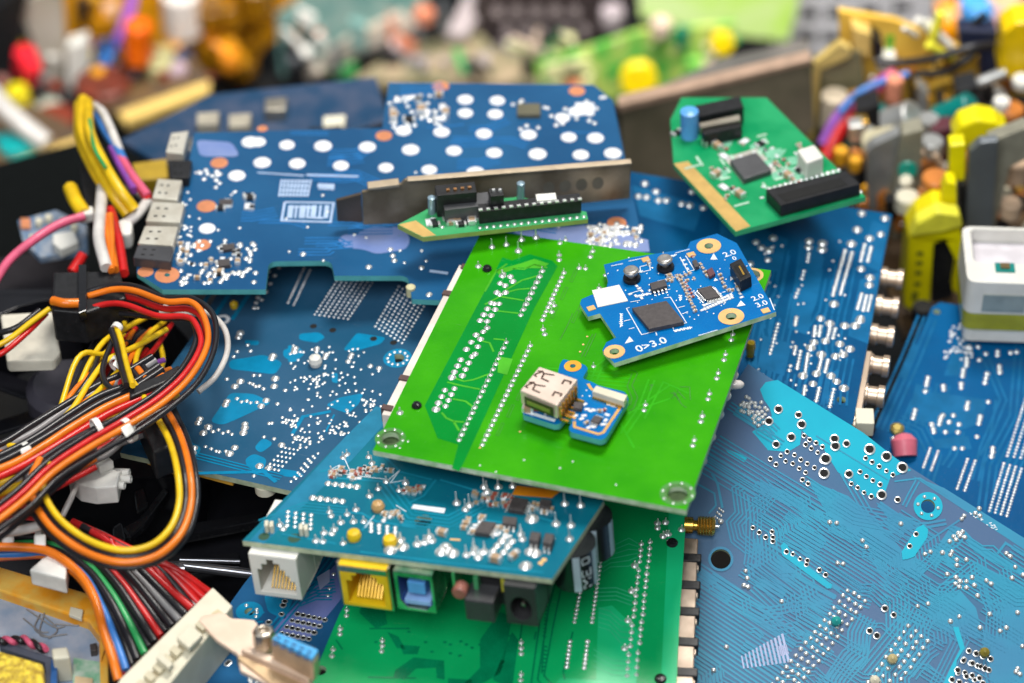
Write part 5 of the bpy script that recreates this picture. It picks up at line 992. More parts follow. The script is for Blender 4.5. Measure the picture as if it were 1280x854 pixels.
for k in range(5):
    t = k/4; LC.w(('red', 'black', 'red', 'red', 'red')[k], [(90+12*k, 652+6*k, 5.9), (150, 680+2*k, 5.8), (190+6*k, 705+1*k, 5.6), (236+7*k, 770-7*k, 5.0)], 0, .05, .09)
LC.w('orange', [(-30, 685, 6.1), (20, 684, 6.1), (62, 690, 6.1), (98, 716, 6.0), (118, 748, 5.9), (130, 790, 5.7), (142, 828, 5.5), (148, 850, 5.3)], 0, 0, .11)
LC.w('white', [(-20, 668, 6.2), (20, 664, 6.4), (50, 657, 6.5), (66, 650, 6.4)], 0, 0, .12); LC.w('white', [(78, 645, 6.2), (88, 625, 6.4), (95, 608, 6.4)], 0, 0, .07)
LC.tie(10, 672, 5.9, 0, .34); LC.tie(50, 676, 5.9, 0, .34)
LC.plug('nylon_block', [(52, 698), (66, 690), (84, 704), (82, 724), (36, 712)], 6.0, .5, nylon, None, .05)
# long cream plug
Pm = [(266, 733), (291, 757), (205, 864), (185, 900), (130, 880), (150, 848)]
o = LC.plug('power_plug', Pm, 5.6, 1.5, cream, 'long cream multi pin plug', .05)
def pl(t, s_): a = (266+(140-266)*t, 733+(858-733)*t); return (a[0]+s_*26, a[1]+s_*22)
mb = MB()
for k in range(9):
    t = .25+k*.085
    A = [W(*pl(t, .62), 5.62)-LC.o, W(*pl(t, .98), 5.62)-LC.o, W(*pl(t+.05, .98), 5.62)-LC.o]; mb.obox(A[0], A[1]-A[0], A[2]-A[1], (0, 0, .1))
mb.build('plug_ribs', mat('cream_dark', (.60, .54, .38), .5), o)  # ribs in a darker cream than the plug
for t0, s0, wv in ((.33, .55, .14), (.62, .55, .05)):
    A = [W(*pl(t0, s0), 5.7)-LC.o, W(*pl(t0, 1.15), 5.7)-LC.o, W(*pl(t0+wv, 1.15), 5.7)-LC.o]; MB().obox(A[0], A[1]-A[0], A[2]-A[1], (0, 0, .18)).build('latch', cream, o, None, .03)
A = [W(*pl(.2, 1.0), 5.2)-LC.o, W(*pl(1.0, 1.0), 5.2)-LC.o]; m = MB()
for k in range(12):
    c = A[0]+(A[1]-A[0])*k/12; m.box((c.x+.12, c.y-.05, c.z-.1), (.2, .2, 1.0), .8)
m.build('plug_sockets', mat('cream_inner', (.62, .52, .32), .5), o)
# ================================================================== board with the video socket, bottom left
N_ = Board('circuit_board', 'blue circuit board under the blue video socket, showing left of the darker green board', 'circuit board',
           (215, 850), (345, 700), 4.3, (.0, .0), m_dots, .16, [(205, 870), (305, 730), (360, 660), (470, 640), (450, 720), (385, 870), (330, 960), (170, 960)], fr4g, [(312, 765, .12)], bottom=m_dots)
N_.area([(402, 680), (470, 640), (450, 720), (385, 800), (330, 800), (340, 788), (420, 705)], .004); N_.pat(N_.ar, mat('mask_violet', (.17, .20, .45), .25, noise=(.12, .17, .42), scale=1)); N_.ar = MB()
N_.area([(330, 745), (352, 735), (368, 745), (356, 775), (335, 765)], .004, fr=.1); N_.area([(352, 730), (376, 712), (384, 720), (360, 742)], .0045)
N_.bundle([(232, 870), (300, 790), (330, 765)], 3, .12, .06); N_.bundle([(330, 792), (372, 742), (425, 672)], 3, .12, .05, .009, side=-1); N_.bundle([(260, 815), (290, 790), (330, 785)], 2, .2, .06); N_.bundle([(382, 753), (402, 742), (420, 740)], 5, .1, .045, .010); N_.bundle([(375, 758), (395, 750), (415, 750)], 4, .1, .045, .012)
q = N_.p(312, 765); mb = MB(); mb.ring(q, .12, .32, .012, 26); N_.pat(mb, c_mid); N_.j([(321, 766), (320, 771), (321, 762), (308, 757)], .05)
N_.pat(N_.ar, c_mid); N_.ar = MB(); m = MB(); N_.area([(396, 722), (412, 712), (412, 728), (400, 738)], .013, m); N_.pat(m, mat('pad_lilac', (.40, .45, .68), .4))
N_.j(grid((372, 768), (406, 775), (352, 792), 6, 4), .085, 'ring'); N_.j([(356, 752), (354, 757), (336, 778), (286, 828), (284, 830), (352, 768)], .09, 'ring'); N_.j([(R.uniform(300, 330), R.uniform(835, 854)) for _ in range(14)]+[(417, 718), (412, 736), (410, 745)], .05)
N_.flush(c_mid)
tanb = mat('bracket_tan', (.84, .66, .52), .38, .35, noise=(.74, .56, .43), scale=1.5)
VG = Loom('tan metal bracket with a gold rimmed blue video socket and a screw post', (330, 820, 5.2), 'video_socket_bracket', 'bracket')
def vpoly(pts, z): return [((W(x, y, z)-VG.o).x, (W(x, y, z)-VG.o).y) for x, y in pts]
VZ = .62
def vpr(name, pts, z0, z1, m, par=None, bev=.02, lb=None): z0 += VZ; z1 += VZ; return MB().prism(vpoly(pts, z1), z0-VG.o.z, z1-VG.o.z).build(name, m, par or VG.e, lb, bev)
vpr('bracket_plate', [(248, 776), (252, 770), (275, 765), (284, 768), (290, 773), (318, 775), (322, 779), (322, 812), (392, 848), (382, 880), (300, 838), (297, 818), (270, 800)], 5.0, 5.12, tanb, bev=.03)
vpr('bracket_ridge', [(300, 812), (312, 808), (390, 842), (386, 850)], 5.13, 5.3, tanb, bev=.05); vpr('bracket_edge', [(296, 822), (300, 818), (384, 856), (372, 880)], 4.9, 5.18, mat('edge_gold_tan', (.70, .50, .30), .35, .7), bev=.02)
c = W(331, 816, 5.1+VZ)-VG.o; mb = MB().lathe(c, (0, .12, 1), [(0, .26), (.12, .26), (.13, .2), (.2, .2), (.21, .25), (.62, .25), (.66, .2), (.67, .13), (.55, .12)], 8, smooth=False); mb.build('screw_post', steel, VG.e, None, .015)
sock = vpr('socket_shell', [(336, 798), (346, 789), (400, 812), (392, 828)], 5.25, 5.95, mat('shell_gold_tan', (.72, .54, .38), .34, .55, noise=(.56, .42, .30), scale=2), bev=.1)
sf = vpr('socket_face', [(340, 798), (348.5, 791), (398, 812.5), (390, 824)], 5.9, 6.0, mat('face_cyan', (.05, .38, .75), .4), sock, .02); mb = MB()
for k in range(5):
    for j_ in range(3):
        c = W(348+k*9.8+j_*-2.4, 797.5+k*4.3+j_*4.2, 6.0+VZ)-VG.o; MB().box((c.x, c.y, c.z+.004), (.11, .045, .008), -.4).build('pin_hole', mat('hole_navy', (.01, .05, .16), .6), sf)

pass
# ================================================================== orange framed module, bottom left corner
X_ = Loom('orange framed display module with grey screen, cut by the bottom left corner', (60, 770, 4.2), 'display_module', 'module')
def xpr(name, pts, z0, z1, m, par=None, bev=.02, lb=None):
    P = [((W(x, y, z1)-X_.o).x, (W(x, y, z1)-X_.o).y) for x, y in pts]; return MB().prism(P, z0-X_.o.z, z1-X_.o.z).build(name, m, par or X_.e, lb, bev)
xpr('screen', [(-20, 728), (118, 762), (130, 790), (128, 860), (-20, 900)], 3.9, 4.2, mat('screen_blue_grey', (.25, .33, .45), .12, noise=(.42, .45, .52), scale=1.2))
am = mat('frame_amber', (.88, .36, .02), .35, noise=(.80, .50, .10), scale=2, bump=.3, bscale=6)
xpr('frame', [(-30, 700), (0, 708), (112, 742), (120, 750), (135, 800), (126, 826), (124, 795), (110, 776), (0, 738), (-30, 730)], 4.0, 4.5, am, bev=.05); xpr('frame', [(124, 795), (135, 800), (136, 880), (126, 880)], 4.0, 4.4, am, bev=.04)
xpr('frame_lug', [(88, 758), (104, 762), (102, 774), (86, 768)], 4.5, 4.6, cream)
for k in range(6): X_.w('grey', [(25+R.uniform(0, 70), 760+R.uniform(0, 20), 4.24), (35+R.uniform(0, 70), 772+R.uniform(0, 30), 4.24), (45+R.uniform(0, 60), 780+R.uniform(0, 20), 4.24)], 0, 0, .018, 4)
for c, ph in (('pink', 0), ('black', math.pi)): X_.w(c, [(-10+4*k, 802+3*math.sin(k*1.1+ph)-k*.2-(0 if k < 10 else -(k-10)*2.0), 4.6+.1*math.cos(k*1.1+ph)) for k in range(18)], 0, 0, .07, 5)
xpr('coil', [(-20, 818), (0, 813), (54, 829), (56, 862), (-20, 880)], 4.2, 5.0, mat('coil_yellow', (.80, .60, .05), .35, noise=(.35, .22, .02), scale=6, bump=.8, bscale=12), bev=.08); xpr('dark_bar', [(0, 800), (66, 822), (66, 880), (58, 880), (56, 828), (0, 810)], 4.2, 4.6, mat('bar_slate', (.06, .07, .10), .4))
xpr('white_block', [(64, 810), (84, 808), (88, 822), (66, 824)], 4.2, 5.0, cream, bev=.05); xpr('blue_strip', [(64, 824), (72, 824), (70, 880), (62, 880)], 4.2, 4.7, mat('strip_navy', (.02, .10, .30), .3))
xpr('green_card', [(92, 822), (128, 828), (128, 880), (90, 880)], 4.2, 4.35, mat('card_pale_green', (.20, .45, .28), .4, noise=(.45, .55, .45), scale=4), bev=0); xpr('chip', [(112, 805), (121, 803), (121, 813), (113, 814)], 4.2, 4.4, chipm)
t_ = xpr('tan_label', [(94, 845), (116, 848), (114, 880), (90, 880)], 4.36, 4.42, mat('label_tan', (.70, .52, .30), .5), bev=0)
# ================================================================== black plastic things under the looms
FA = Loom('black cooling fan in shadow, a cream block above it, at the left edge', (70, 490, 2.0), 'cooling_fan', 'fan')
gl = mat('fan_black', (.008, .008, .011), .3, spec=.3)
c = W(86, 482, 4.2)-FA.o
FA_h = MB().lathe(c-Vector((0, 0, 1.2)), (0, 0, 1), [(0, 1.1), (1.1, 1.1), (1.3, .9), (1.32, .3)], 24).build('fan_hub', mat('hub_grey', (.05, .045, .06), .35), FA.e)
for k in range(7):
    a = k*math.tau/7; d = Vector((math.cos(a), math.sin(a), 0)); e = Vector((-d.y, d.x, 0)); mb = MB(); mb.obox(c+d*1.0-e*.5-Vector((0, 0, 1.0)), d*2.1, e*1.1+Vector((0, 0, .6)), Vector((0, 0, .08))-e*.03); mb.build('fan_blade', gl, FA.e, None, .02)
mb = MB().prism(fillet([(-3.6, -3.6), (3.6, -3.6), (3.6, 3.6), (-3.6, 3.6)], .6), -1.3, 1.0, [circ((0, 0), 3.3, 36)]); mb.v = [(x+c.x, y+c.y, z+c.z-.8) for x, y, z in mb.v]; mb.build('fan_frame', gl, FA.e, None, .04)
CB = Loom('cream plastic block at the left edge, yellow and red wires crossing it', (36, 430, 5.4), 'plastic_block', 'connector')
CB.plug('block', [(0, 392), (66, 388), (76, 440), (68, 450), (8, 452)], 5.9, .35, mat('block_cream', (.75, .70, .58), .45), None, .08)
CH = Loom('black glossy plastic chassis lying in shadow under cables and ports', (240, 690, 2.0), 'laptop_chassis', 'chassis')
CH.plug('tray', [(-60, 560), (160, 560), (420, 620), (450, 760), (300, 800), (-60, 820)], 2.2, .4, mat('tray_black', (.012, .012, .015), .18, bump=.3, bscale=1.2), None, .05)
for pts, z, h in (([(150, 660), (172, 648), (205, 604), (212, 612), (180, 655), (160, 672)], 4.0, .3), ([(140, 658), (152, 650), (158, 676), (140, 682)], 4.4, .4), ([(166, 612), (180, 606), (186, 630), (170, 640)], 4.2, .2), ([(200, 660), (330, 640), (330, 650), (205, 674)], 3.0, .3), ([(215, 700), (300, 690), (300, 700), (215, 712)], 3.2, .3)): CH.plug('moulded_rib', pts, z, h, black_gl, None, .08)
for (a, b, r) in (((225, 707, 3.6), (318, 718, 3.6), .13), ((225, 700, 3.4), (300, 702, 3.4), .06), ((190, 712, 3.5), (232, 712, 3.5), .22)):
    MB().tube([W(*a)-CH.o, (W(*a)+W(*b))/2-CH.o, W(*b)-CH.o], r, 14).build('metal_rod', mat('rod_steel', (.35, .35, .38), .2, .9), CH.e)
# ================================================================== blurred things further back
PUSH = [0.0, 0.0]
class Prop:
    def __init__(s, name, label, cat, at, y=None, z=None, group=None):
        if y is not None: y += PUSH[0]
        if z is not None: z += PUSH[1]
        s.o = V(at[0], at[1], y) if y is not None else W(at[0], at[1], z); s.e = empty(name, label, cat, Matrix.Translation(s.o), group); s.y = y; s.z = z
    def up(s, name, pts, m, th=.2, y=None, bev=.03, par=None, lb=None, holes=()):
        """upright slab: outline on the plane y, thickness backwards"""
        yy = s.y if y is None else y+PUSH[0]; f = lambda q: ((V(*q, yy)-s.o).x, (V(*q, yy)-s.o).z)
        b = MB().prism([f(p) for p in pts], 0, th, [[f(p) for p in h] for h in holes]); b.v = [(x, yy-s.o.y+z, y_) for x, y_, z in b.v]; return b.build(name, m, par or s.e, lb, bev)
    def lay(s, name, pts, m, th=.2, z=None, bev=.03, par=None, lb=None):
        zz = s.z if z is None else z+PUSH[1]; P = [W(*p, zz)-s.o for p in pts]
        return MB().prism([(p.x, p.y) for p in P], zz-s.o.z-th, zz-s.o.z).build(name, m, par or s.e, lb, bev)
    def can(s, name, x, y, yy, r, h, m, ax=(0, 0, 1), par=None, lb=None):
        c = V(x, y, yy+PUSH[0])-s.o; return MB().lathe(c, ax, [(0, r*.9), (.05, r), (h-.06, r), (h, r*.88), (h+.001, r*.5)], 20).build(name, m, par or s.e, lb)
    def wire(s, col, P, r): return MB().tube(spline([V(x, y, yy+PUSH[0])-s.o for x, y, yy in P], 7), r, 9).build('wire', WC[col], s.e, col+' wire')
lam = mat('laminate_ochre', (.88, .54, .08), .45, noise=(.72, .42, .05), scale=.6); lamd = mat('laminate_brown', (.14, .08, .03), .5, noise=(.08, .05, .03), scale=1)
taupe = mat('taupe_metal', (.30, .25, .17), .45, .3, noise=(.16, .14, .09), scale=.4)
grey_m = mat('heatsink_grey', (.30, .33, .36), .35, .7, noise=(.24, .26, .28), scale=.5); mat('silver_tin', (.85, .85, .82), .25, .8); silver = mat('heatsink_silver', (.60, .60, .58), .35, .7)
rubber_red = mat('cap_red', (.80, .015, .03), .25); amber = mat('amber_laminate', (.90, .40, .004), .5, noise=(.50, .20, .002), scale=.45, bump=.2)
def debris(P, n, x0, y0, x1, y1, yy0, yy1, cols, s0=.15, s1=.45):
    """the many small parts soldered on a scrap power board"""
    for k in range(n):
        x, y = R.uniform(x0, x1), R.uniform(y0, y1); t = (y-y0)/(y1-y0); yy = yy1+(yy0-yy1)*t+R.uniform(-.6, .6); m = MATS[R.choice(cols)]
        if R.random() < .45: P.can('component', x, y, yy, R.uniform(s0, s1)*.8, R.uniform(s0, s1)*2.2, m, (R.uniform(-.5, .5), R.uniform(-.6, .2), 1))
        elif R.random() < .6:
            w_, h_ = R.uniform(4, 12), R.uniform(5, 16); a = R.uniform(-6, 6); P.up('component', [(x-w_, y-h_+a), (x+w_, y-h_-a), (x+w_*.9, y+h_-a), (x-w_*.9, y+h_+a)], m, R.uniform(.2, .8), yy, .04)
        else: P.can('component', x, y, yy, R.uniform(.08, .16), R.uniform(.6, 1.4), m, (R.uniform(-1, 1), R.uniform(-.3, .3), R.uniform(.1, 1)))
PUSH[:] = [12, -9]
# --- left power board with tall parts
A = Prop('power_board', 'brown power board with ochre edge, red and yellow parts, at the upper left corner', 'power board', (40, 200), z=1.5)
A.lay('board', [(-90, 140), (40, 130), (98, 160), (104, 172), (0, 214), (-90, 240)], lamd, .3, 1.5); A.lay('board_edge', [(-90, 246), (0, 208), (104, 168), (106, 178), (0, 222), (-90, 262)], mat('ochre_edge', (.80, .55, .16), .5), .35, 1.52)
A.can('capacitor', 30, 88, 21, .42, 1.0, rubber_red, (.2, -.2, 1), lb='red capacitor'); A.can('capacitor', 38, 98, 20.4, .38, .8, rubber_red, (.2, -.2, 1), lb='red capacitor'); A.can('capacitor', 31, 146, 19, .42, 1.25, mat('cap_yellow', (.85, .70, .01), .3), (-.15, 0, 1), lb='yellow capacitor')
A.can('capacitor', 62, 142, 19.4, .5, .4, mat('cap_pale_green', (.55, .60, .48), .4)); A.can('inductor', 70, 158, 18.5, .8, .5, mat('coil_maroon', (.22, .03, .01), .4)); A.can('inductor', 20, 192, 16, .5, .45, mat('coil_teal', (.0, .42, .42), .3)); A.can('inductor', 8, 184, 16.5, .4, .4, mat('coil_teal', (.0, .42, .42), .3)); A.can('inductor', 33, 188, 16, .35, .3, mat('coil_teal', (.0, .42, .42), .3))
A.up('heatsink', [(20, 8), (75, -20), (84, 100), (74, 112), (60, 108), (40, 50)], mat('sink_olive_grey', (.42, .38, .30), .5, noise=(.55, .5, .42), scale=.6), .6, 22); A.up('white_block', [(83, 60), (108, 52), (112, 80), (96, 110), (84, 108)], white_pl, .7, 20.5); A.up('tall_black_part', [(-20, 20), (38, -20), (20, 60), (48, 108), (30, 140), (0, 120)], black_pl, .6, 21.5)
A.wire('white', [(-20, 105, 17), (5, 135, 16.6), (35, 162, 16.2), (58, 180, 15.8)], .34)
debris(A, 44, -10, 60, 110, 175, 18, 23, ('coil_teal', 'heatsink_silver', 'black_plastic', 'black_plastic', 'cap_yellow', 'coil_maroon', 'white_plastic', 'black_plastic', 'sink_olive_grey', 'laminate_brown', 'nylon_white'), .1, .3)
# --- second board
A2 = Prop('power_board', 'narrow ochre edged power board with an orange part, left of the white dotted board', 'power board', (205, 125), z=2.0)
A2.lay('board', [(100, 90), (240, 70), (262, 98), (150, 140), (110, 130)], lamd, .3, 2.0); A2.lay('board_edge', [(147, 140), (262, 100), (262, 112), (158, 152)], mat('ochre_edge', (.80, .55, .16), .5), .35, 2.02)
A2.can('inductor', 130, 118, 19, 1.0, .6, mat('coil_maroon2', (.20, .03, .01), .4, noise=(.08, .02, .01), scale=3)); A2.up('tall_black_part', [(150, 60), (168, 40), (185, 60), (188, 110), (155, 118)], black_pl, .8, 20); A2.can('capacitor', 172, 76, 19.5, .5, 1.6, mat('cap_orange', (.88, .14, .0), .3), (.1, 0, 1), lb='orange capacitor')
A2.can('capacitor', 200, 100, 20, .5, .8, mat('cap_olive', (.45, .42, .20), .4)); A2.can('capacitor', 222, 105, 20, .4, .8, mat('cap_mauve', (.45, .33, .38), .4)); A2.up('dark_blue_block', [(118, 62), (140, 58), (142, 82), (120, 84)], mat('navy_block', (.02, .05, .14), .4), .6, 20.5)
A2.wire('purple', [(168, -20, 24), (163, 10, 23), (155, 35, 22), (148, 55, 21)], .22); A2.wire('blue', [(130, 80, 20), (140, 60, 21), (150, 45, 21.5)], .2); A2.can('capacitor', 100, 108, 21, .4, .5, white_pl)
debris(A2, 34, 95, 72, 240, 120, 19, 24, ('black_plastic', 'coil_maroon', 'amber_laminate', 'cap_olive', 'black_plastic', 'cap_mauve', 'navy_block', 'laminate_brown'))
# --- amber boards
B2 = Prop('power_board', 'amber brown board standing on edge far back at the upper left', 'power board', (230, 90), y=27)
B2.up('board', [(60, -40), (440, -40), (400, 10), (330, 60), (300, 112), (200, 115), (150, 75), (80, 48)], amber, .3)
mat('cap_orange_dull', (.75, .25, .01), .4); B2.can('capacitor', 230, 40, 26, .75, 1.8, mat('cap_bone', (.80, .72, .66), .4), lb='bone white capacitor'); B2.can('component', 140, 22, 26, .3, .6, mat('peach_part', (.75, .45, .28), .4)); B2.can('component', 105, 20, 26, .25, .8, black_pl); B2.can('component', 265, 30, 26, .6, .9, mat('dark_amber', (.26, .11, .0), .4)); B2.can('component', 120, 66, 26, .3, .4, mat('dark_amber', (.26, .11, .0), .4)); B2.can('component', 320, 14, 26, .7, 1.2, mat('dark_amber', (.26, .11, .0), .4)); B2.can('component', 300, 88, 26, .7, .6, mat('dark_amber', (.26, .11, .0), .4))
debris(B2, 24, 90, 5, 380, 85, 25, 26.5, ('amber_laminate', 'dark_amber', 'amber_laminate', 'laminate_ochre', 'dark_amber', 'cap_orange_dull'), .2, .6)
# --- grey-teal card with tan rail
C2 = Prop('adapter_card', 'grey teal card with a tan metal rail, far back behind the white dotted board', 'adapter card', (430, 80), y=26)
C2.up('card', [(345, 20), (400, -20), (560, -40), (520, 20), (400, 96), (350, 95)], mat('card_grey_teal', (.10, .26, .24), .4, noise=(.26, .38, .34), scale=.9), .2, 26.5); C2.up('rail', [(388, 82), (430, 52), (500, 18), (520, 34), (400, 96)], mat('rail_tan', (.62, .52, .40), .45, noise=(.5, .44, .38), scale=.4), .35, 26); C2.up('dark_part', [(352, 62), (382, 55), (388, 100), (360, 105)], black_pl, .6, 25.5); C2.up('green_strip', [(412, 92), (445, 80), (446, 95), (425, 100)], mat('strip_green', (.08, .45, .12), .4), .2, 25.6)
C2.can('component', 530, 26, 25, .4, .5, mat('part_salmon', (.65, .22, .12), .4))
C3 = Prop('scrap_chassis', 'olive and tan metal chassis lying far back above the white dotted board', 'chassis', (580, 90), z=-1)
C3.lay('frame_bar', [(440, 100), (500, 58), (600, 40), (620, 62), (720, 75), (700, 105)], mat('bar_tan', (.36, .27, .17), .5, noise=(.14, .14, .07), scale=.9), .5, -1); C3.lay('frame_arm', [(556, 42), (590, -20), (622, -20), (584, 42)], mat('arm_mauve', (.45, .38, .38), .5), .3, -.4)
debris(C3, 30, 450, 62, 700, 100, 23, 27, ('black_plastic', 'bar_tan', 'laminate_brown', 'strip_green', 'black_plastic', 'arm_mauve', 'heatsink_grey'), .12, .3)
debris(C2, 22, 350, 20, 560, 95, 25.2, 26.2, ('black_plastic', 'card_grey_teal', 'rail_tan', 'heatsink_grey', 'part_salmon', 'white_plastic'), .12, .32)
# --- dark heat spreader; pale discs modelled for its out-of-focus highlights
HS = Prop('heat_spreader', 'dark brown slab with rows of pale discs for blurred highlights, top middle', 'heat spreader', (690, 70), y=27)
HS.up('slab', [(598, -40), (800, -40), (775, 60), (640, 78), (585, 70)], mat('slab_umber', (.045, .032, .032), .5), .5)
for k in range(5):
    for j_ in range(3): HS.can('round_head', 622+k*24+(j_ % 2)*12, 15+j_*22, 26.8, .22, .12, mat('highlight_disc_mauve', (.34, .28, .28), .35, .3), (0, -1, .2))
HS.can('component', 765, 30, 26, .45, .7, mat('part_mauve', (.45, .38, .40), .4))
# --- navy board behind the dotted one
PUSH[:] = [0, 0]
NB = Prop('circuit_board', 'dark navy circuit board far back, left of the top edge of the white dotted board', 'circuit board', (350, 130), z=3.0)
NB.lay('board', [(150, 175), (262, 118), (470, 96), (486, 150), (430, 165), (200, 205)], mat('mask_navy', (.012, .045, .10), .3, noise=(.05, .07, .12), scale=1.1, bump=.2), .2, 3.0)
for x, y, m in ((418, 152, cream), (300, 150, mat('part_khaki', (.40, .36, .28), .5)), (345, 130, steel_dull), (260, 148, mat('part_khaki', (.40, .36, .28), .5)), (400, 168, cream), (250, 180, steel_dull)): NB.lay('chip', [(x-14, y-7), (x+14, y-9), (x+12, y+7), (x-14, y+8)], m, .4, 3.4)
NB.lay('connector', [(385, 160), (428, 156), (426, 170), (386, 172)], black_pl, .5, 3.5)
OB = Prop('terminal_block', 'ochre brown terminal block beside the topmost silver socket', 'connector', (185, 212), z=5.0)
OB.lay('block', [(165, 204), (208, 198), (210, 222), (172, 226)], mat('block_ochre', (.50, .32, .02), .4), .6, 5.0)
# --- yellow green board with knobs
PUSH[:] = [12, -9]
YG = Prop('circuit_board', 'yellow green circuit board with two yellow round knobs, top middle right', 'circuit board', (790, 120), y=22)
YG.up('board', [(668, 80), (740, 60), (800, 40), (920, 30), (905, 98), (820, 122), (740, 128), (672, 108)], mat('mask_lime_olive', (.55, .62, .14), .4, noise=(.06, .45, .06), scale=1.3), .25, 22.5)
for x, y, r in ((798, 95, .66), (902, 50, .42)):
    k = YG.can('knob', x, y, 19.6, r, .5, mat('knob_yellow', (.95, .68, .0), .4), (0, -1, .25)); MB().lathe(V(x, y, 30.8)-YG.o, (0, -1, .25), [(0, .06), (.12, .05)], 8).build('knob_slot', mat('slot_brown', (.3, .15, .0), .5), k)
YG.up('dark_socket', [(703, 92), (733, 92), (736, 108), (706, 112)], black_pl, .4, 22.2); YG.can('component', 720, 112, 22, .4, .3, copper_pad); YG.can('component', 826, 42, 22, .38, .6, mat('part_peach', (.72, .55, .42), .4)); YG.up('straw_block', [(680, 85), (735, 74), (738, 112), (684, 110)], mat('part_straw', (.70, .66, .35), .5, noise=(.55, .60, .25), scale=2), .3, 22.3); YG.up('green_block', [(845, 40), (862, 38), (858, 62), (846, 62)], mat('block_forest', (.0, .18, .10), .4), .4, 22.2)
YG.up('green_patch', [(860, 90), (905, 62), (905, 96), (850, 104)], mat('patch_green', (.02, .40, .10), .4), .2, 22.3)
debris(YG, 34, 670, 50, 905, 112, 21.6, 22.4, ('part_straw', 'block_forest', 'patch_green', 'part_peach', 'mask_lime_olive', 'black_plastic', 'part_straw'), .06, .15)
LS = Prop('plastic_sheet', 'pale lime green plastic sheet standing at the top edge', 'sheet', (900, 40), y=26)
LS.up('sheet', [(795, -40), (1010, -40), (985, 52), (940, 48), (800, 22)], mat('sheet_lime', (.55, .90, .08), .4, noise=(.75, .92, .40), scale=.35), .15)
GR = Prop('metal_grille', 'silver metal grille with dark square holes at the top right', 'grille', (1080, 40), y=28)
GR.up('grille', [(985, -60), (1200, -60), (1165, 70), (965, 70)], mat('grille_silver', (.70, .68, .70), .4, .2), .2, holes=[[(x, y), (x+20, y-1), (x+18, y+17), (x-2, y+18)] for x, y in ((1002, 12), (1035, 12), (1078, 8), (1118, 4), (1000, 40), (1030, 42), (1072, 38), (1112, 36), (1008, -20), (1042, -20), (1082, -22), (1122, -24))]); GR.up('backing', [(985, -60), (1200, -60), (1165, 70), (965, 70)], black_pl, .2, 28.8)
PUSH[:] = [0, 0]
DT = Prop('drive_tray', 'dull taupe metal tray with a bright rim, behind the green card', 'tray', (880, 180), y=17)
DT.up('side', [(775, 138), (900, 108), (1014, 78), (1018, 160), (940, 235), (780, 232)], taupe, .3); DT.up('rim', [(772, 132), (900, 102), (1014, 74), (1014, 80), (900, 110), (774, 141)], mat('rim_copper_tan', (.62, .42, .30), .35, .5), .5, 16.9); 
DT.lay('top', [(800, 118), (905, 72), (1010, 48), (1014, 76), (900, 106), (775, 136)], mat('tray_charcoal', (.09, .085, .075), .5, noise=(.18, .16, .14), scale=.3), .2, 1.6)
# --- power supply at the right
PS = Prop('power_supply_board', 'ochre power supply board with yellow taped transformer and grey heatsinks, right edge', 'power supply', (1150, 300), y=11)
PS.up('laminate_panel', [(1048, 14), (1120, 26), (1205, 62), (1290, 112), (1330, 240), (1160, 240), (1090, 180), (1062, 120), (1050, 60)], lam, .25, 19); 
PS.up('panel_bracket', [(1008, 178), (1017, 80), (1050, 55), (1064, 62), (1062, 72), (1026, 88), (1018, 178)], mat('bracket_ochre', (.72, .52, .16), .4), .3, 18); PS.up('green_stripe', [(1108, 45), (1118, 45), (1114, 92), (1106, 92)], mat('stripe_green', (.15, .50, .02), .4), .04, 18.95, 0); PS.up('clear_cover', [(1018, 178), (1026, 86), (1075, 62), (1085, 120), (1080, 190)], mat('cover_olive', (.22, .20, .11), .3), .15, 18.4)
PS.lay('base_board', [(1060, 260), (1300, 180), (1400, 300), (1330, 420), (1130, 420), (1100, 330)], lamd, .3, 0)
PS.wire('black', [(1094, 76, 18.2), (1130, 78, 18), (1170, 72, 17.8), (1210, 60, 17.8), (1240, 55, 18)], .12); PS.wire('black', [(1142, 93, 18), (1180, 90, 17.8), (1205, 76, 17.8), (1222, 62, 18)], .12); PS.up('black_block', [(1198, 38), (1246, 40), (1250, 100), (1225, 98), (1225, 70), (1200, 62)], mat('block_ink', (.015, .02, .05), .4), .6, 18.2)
PS.wire('red', [(1032, 198, 16), (1044, 170, 16.4), (1058, 148, 16.8), (1066, 138, 17)], .26); PS.wire('purple', [(1028, 180, 16.2), (1044, 150, 16.6), (1070, 122, 17), (1110, 98, 17.4)], .16); PS.wire('pink', [(1072, 140, 16.5), (1085, 120, 17), (1100, 105, 17.4), (1120, 92, 17.6)], .22); PS.wire('blue', [(1050, 140, 16.6), (1080, 112, 17), (1135, 92, 17.5)], .1)
PS.can('capacitor', 1040, 158, 17.9, .42, 1.2, mat('cap_putty', (.62, .52, .38), .4), lb='putty coloured capacitor'); PS.can('capacitor', 1116, 125, 17, .26, .8, mat('cap_coral', (.80, .30, .18), .4), lb='coral capacitor'); PS.can('capacitor', 1112, 158, 15, .55, .9, silver, (.6, -.3, .5)); PS.can('capacitor', 1085, 182, 14.5, .45, .9, mat('cap_straw', (.60, .54, .36), .4), (.7, -.3, .4)); PS.can('capacitor', 1068, 118, 18.6, .3, .3, mat('cap_amber', (.85, .40, .02), .4))
PS.up('black_part', [(1070, 140), (1100, 130), (1100, 175), (1075, 190)], black_pl, .8, 15.5); PS.up('black_part', [(1195, 115), (1222, 108), (1225, 148), (1196, 150)], black_pl, .8, 16); PS.can('capacitor', 1172, 150, 15, .42, 1.2, mat('cap_dark_teal', (.0, .18, .16), .3), (.6, -.2, .5)); PS.can('capacitor', 1160, 160, 14.6, .3, .4, silver); PS.can('capacitor', 1163, 192, 13.5, .35, .5, silver); PS.up('maroon_part', [(1165, 165), (1195, 158), (1194, 200), (1168, 205)], mat('part_maroon', (.10, .02, .03), .4), .6, 14)
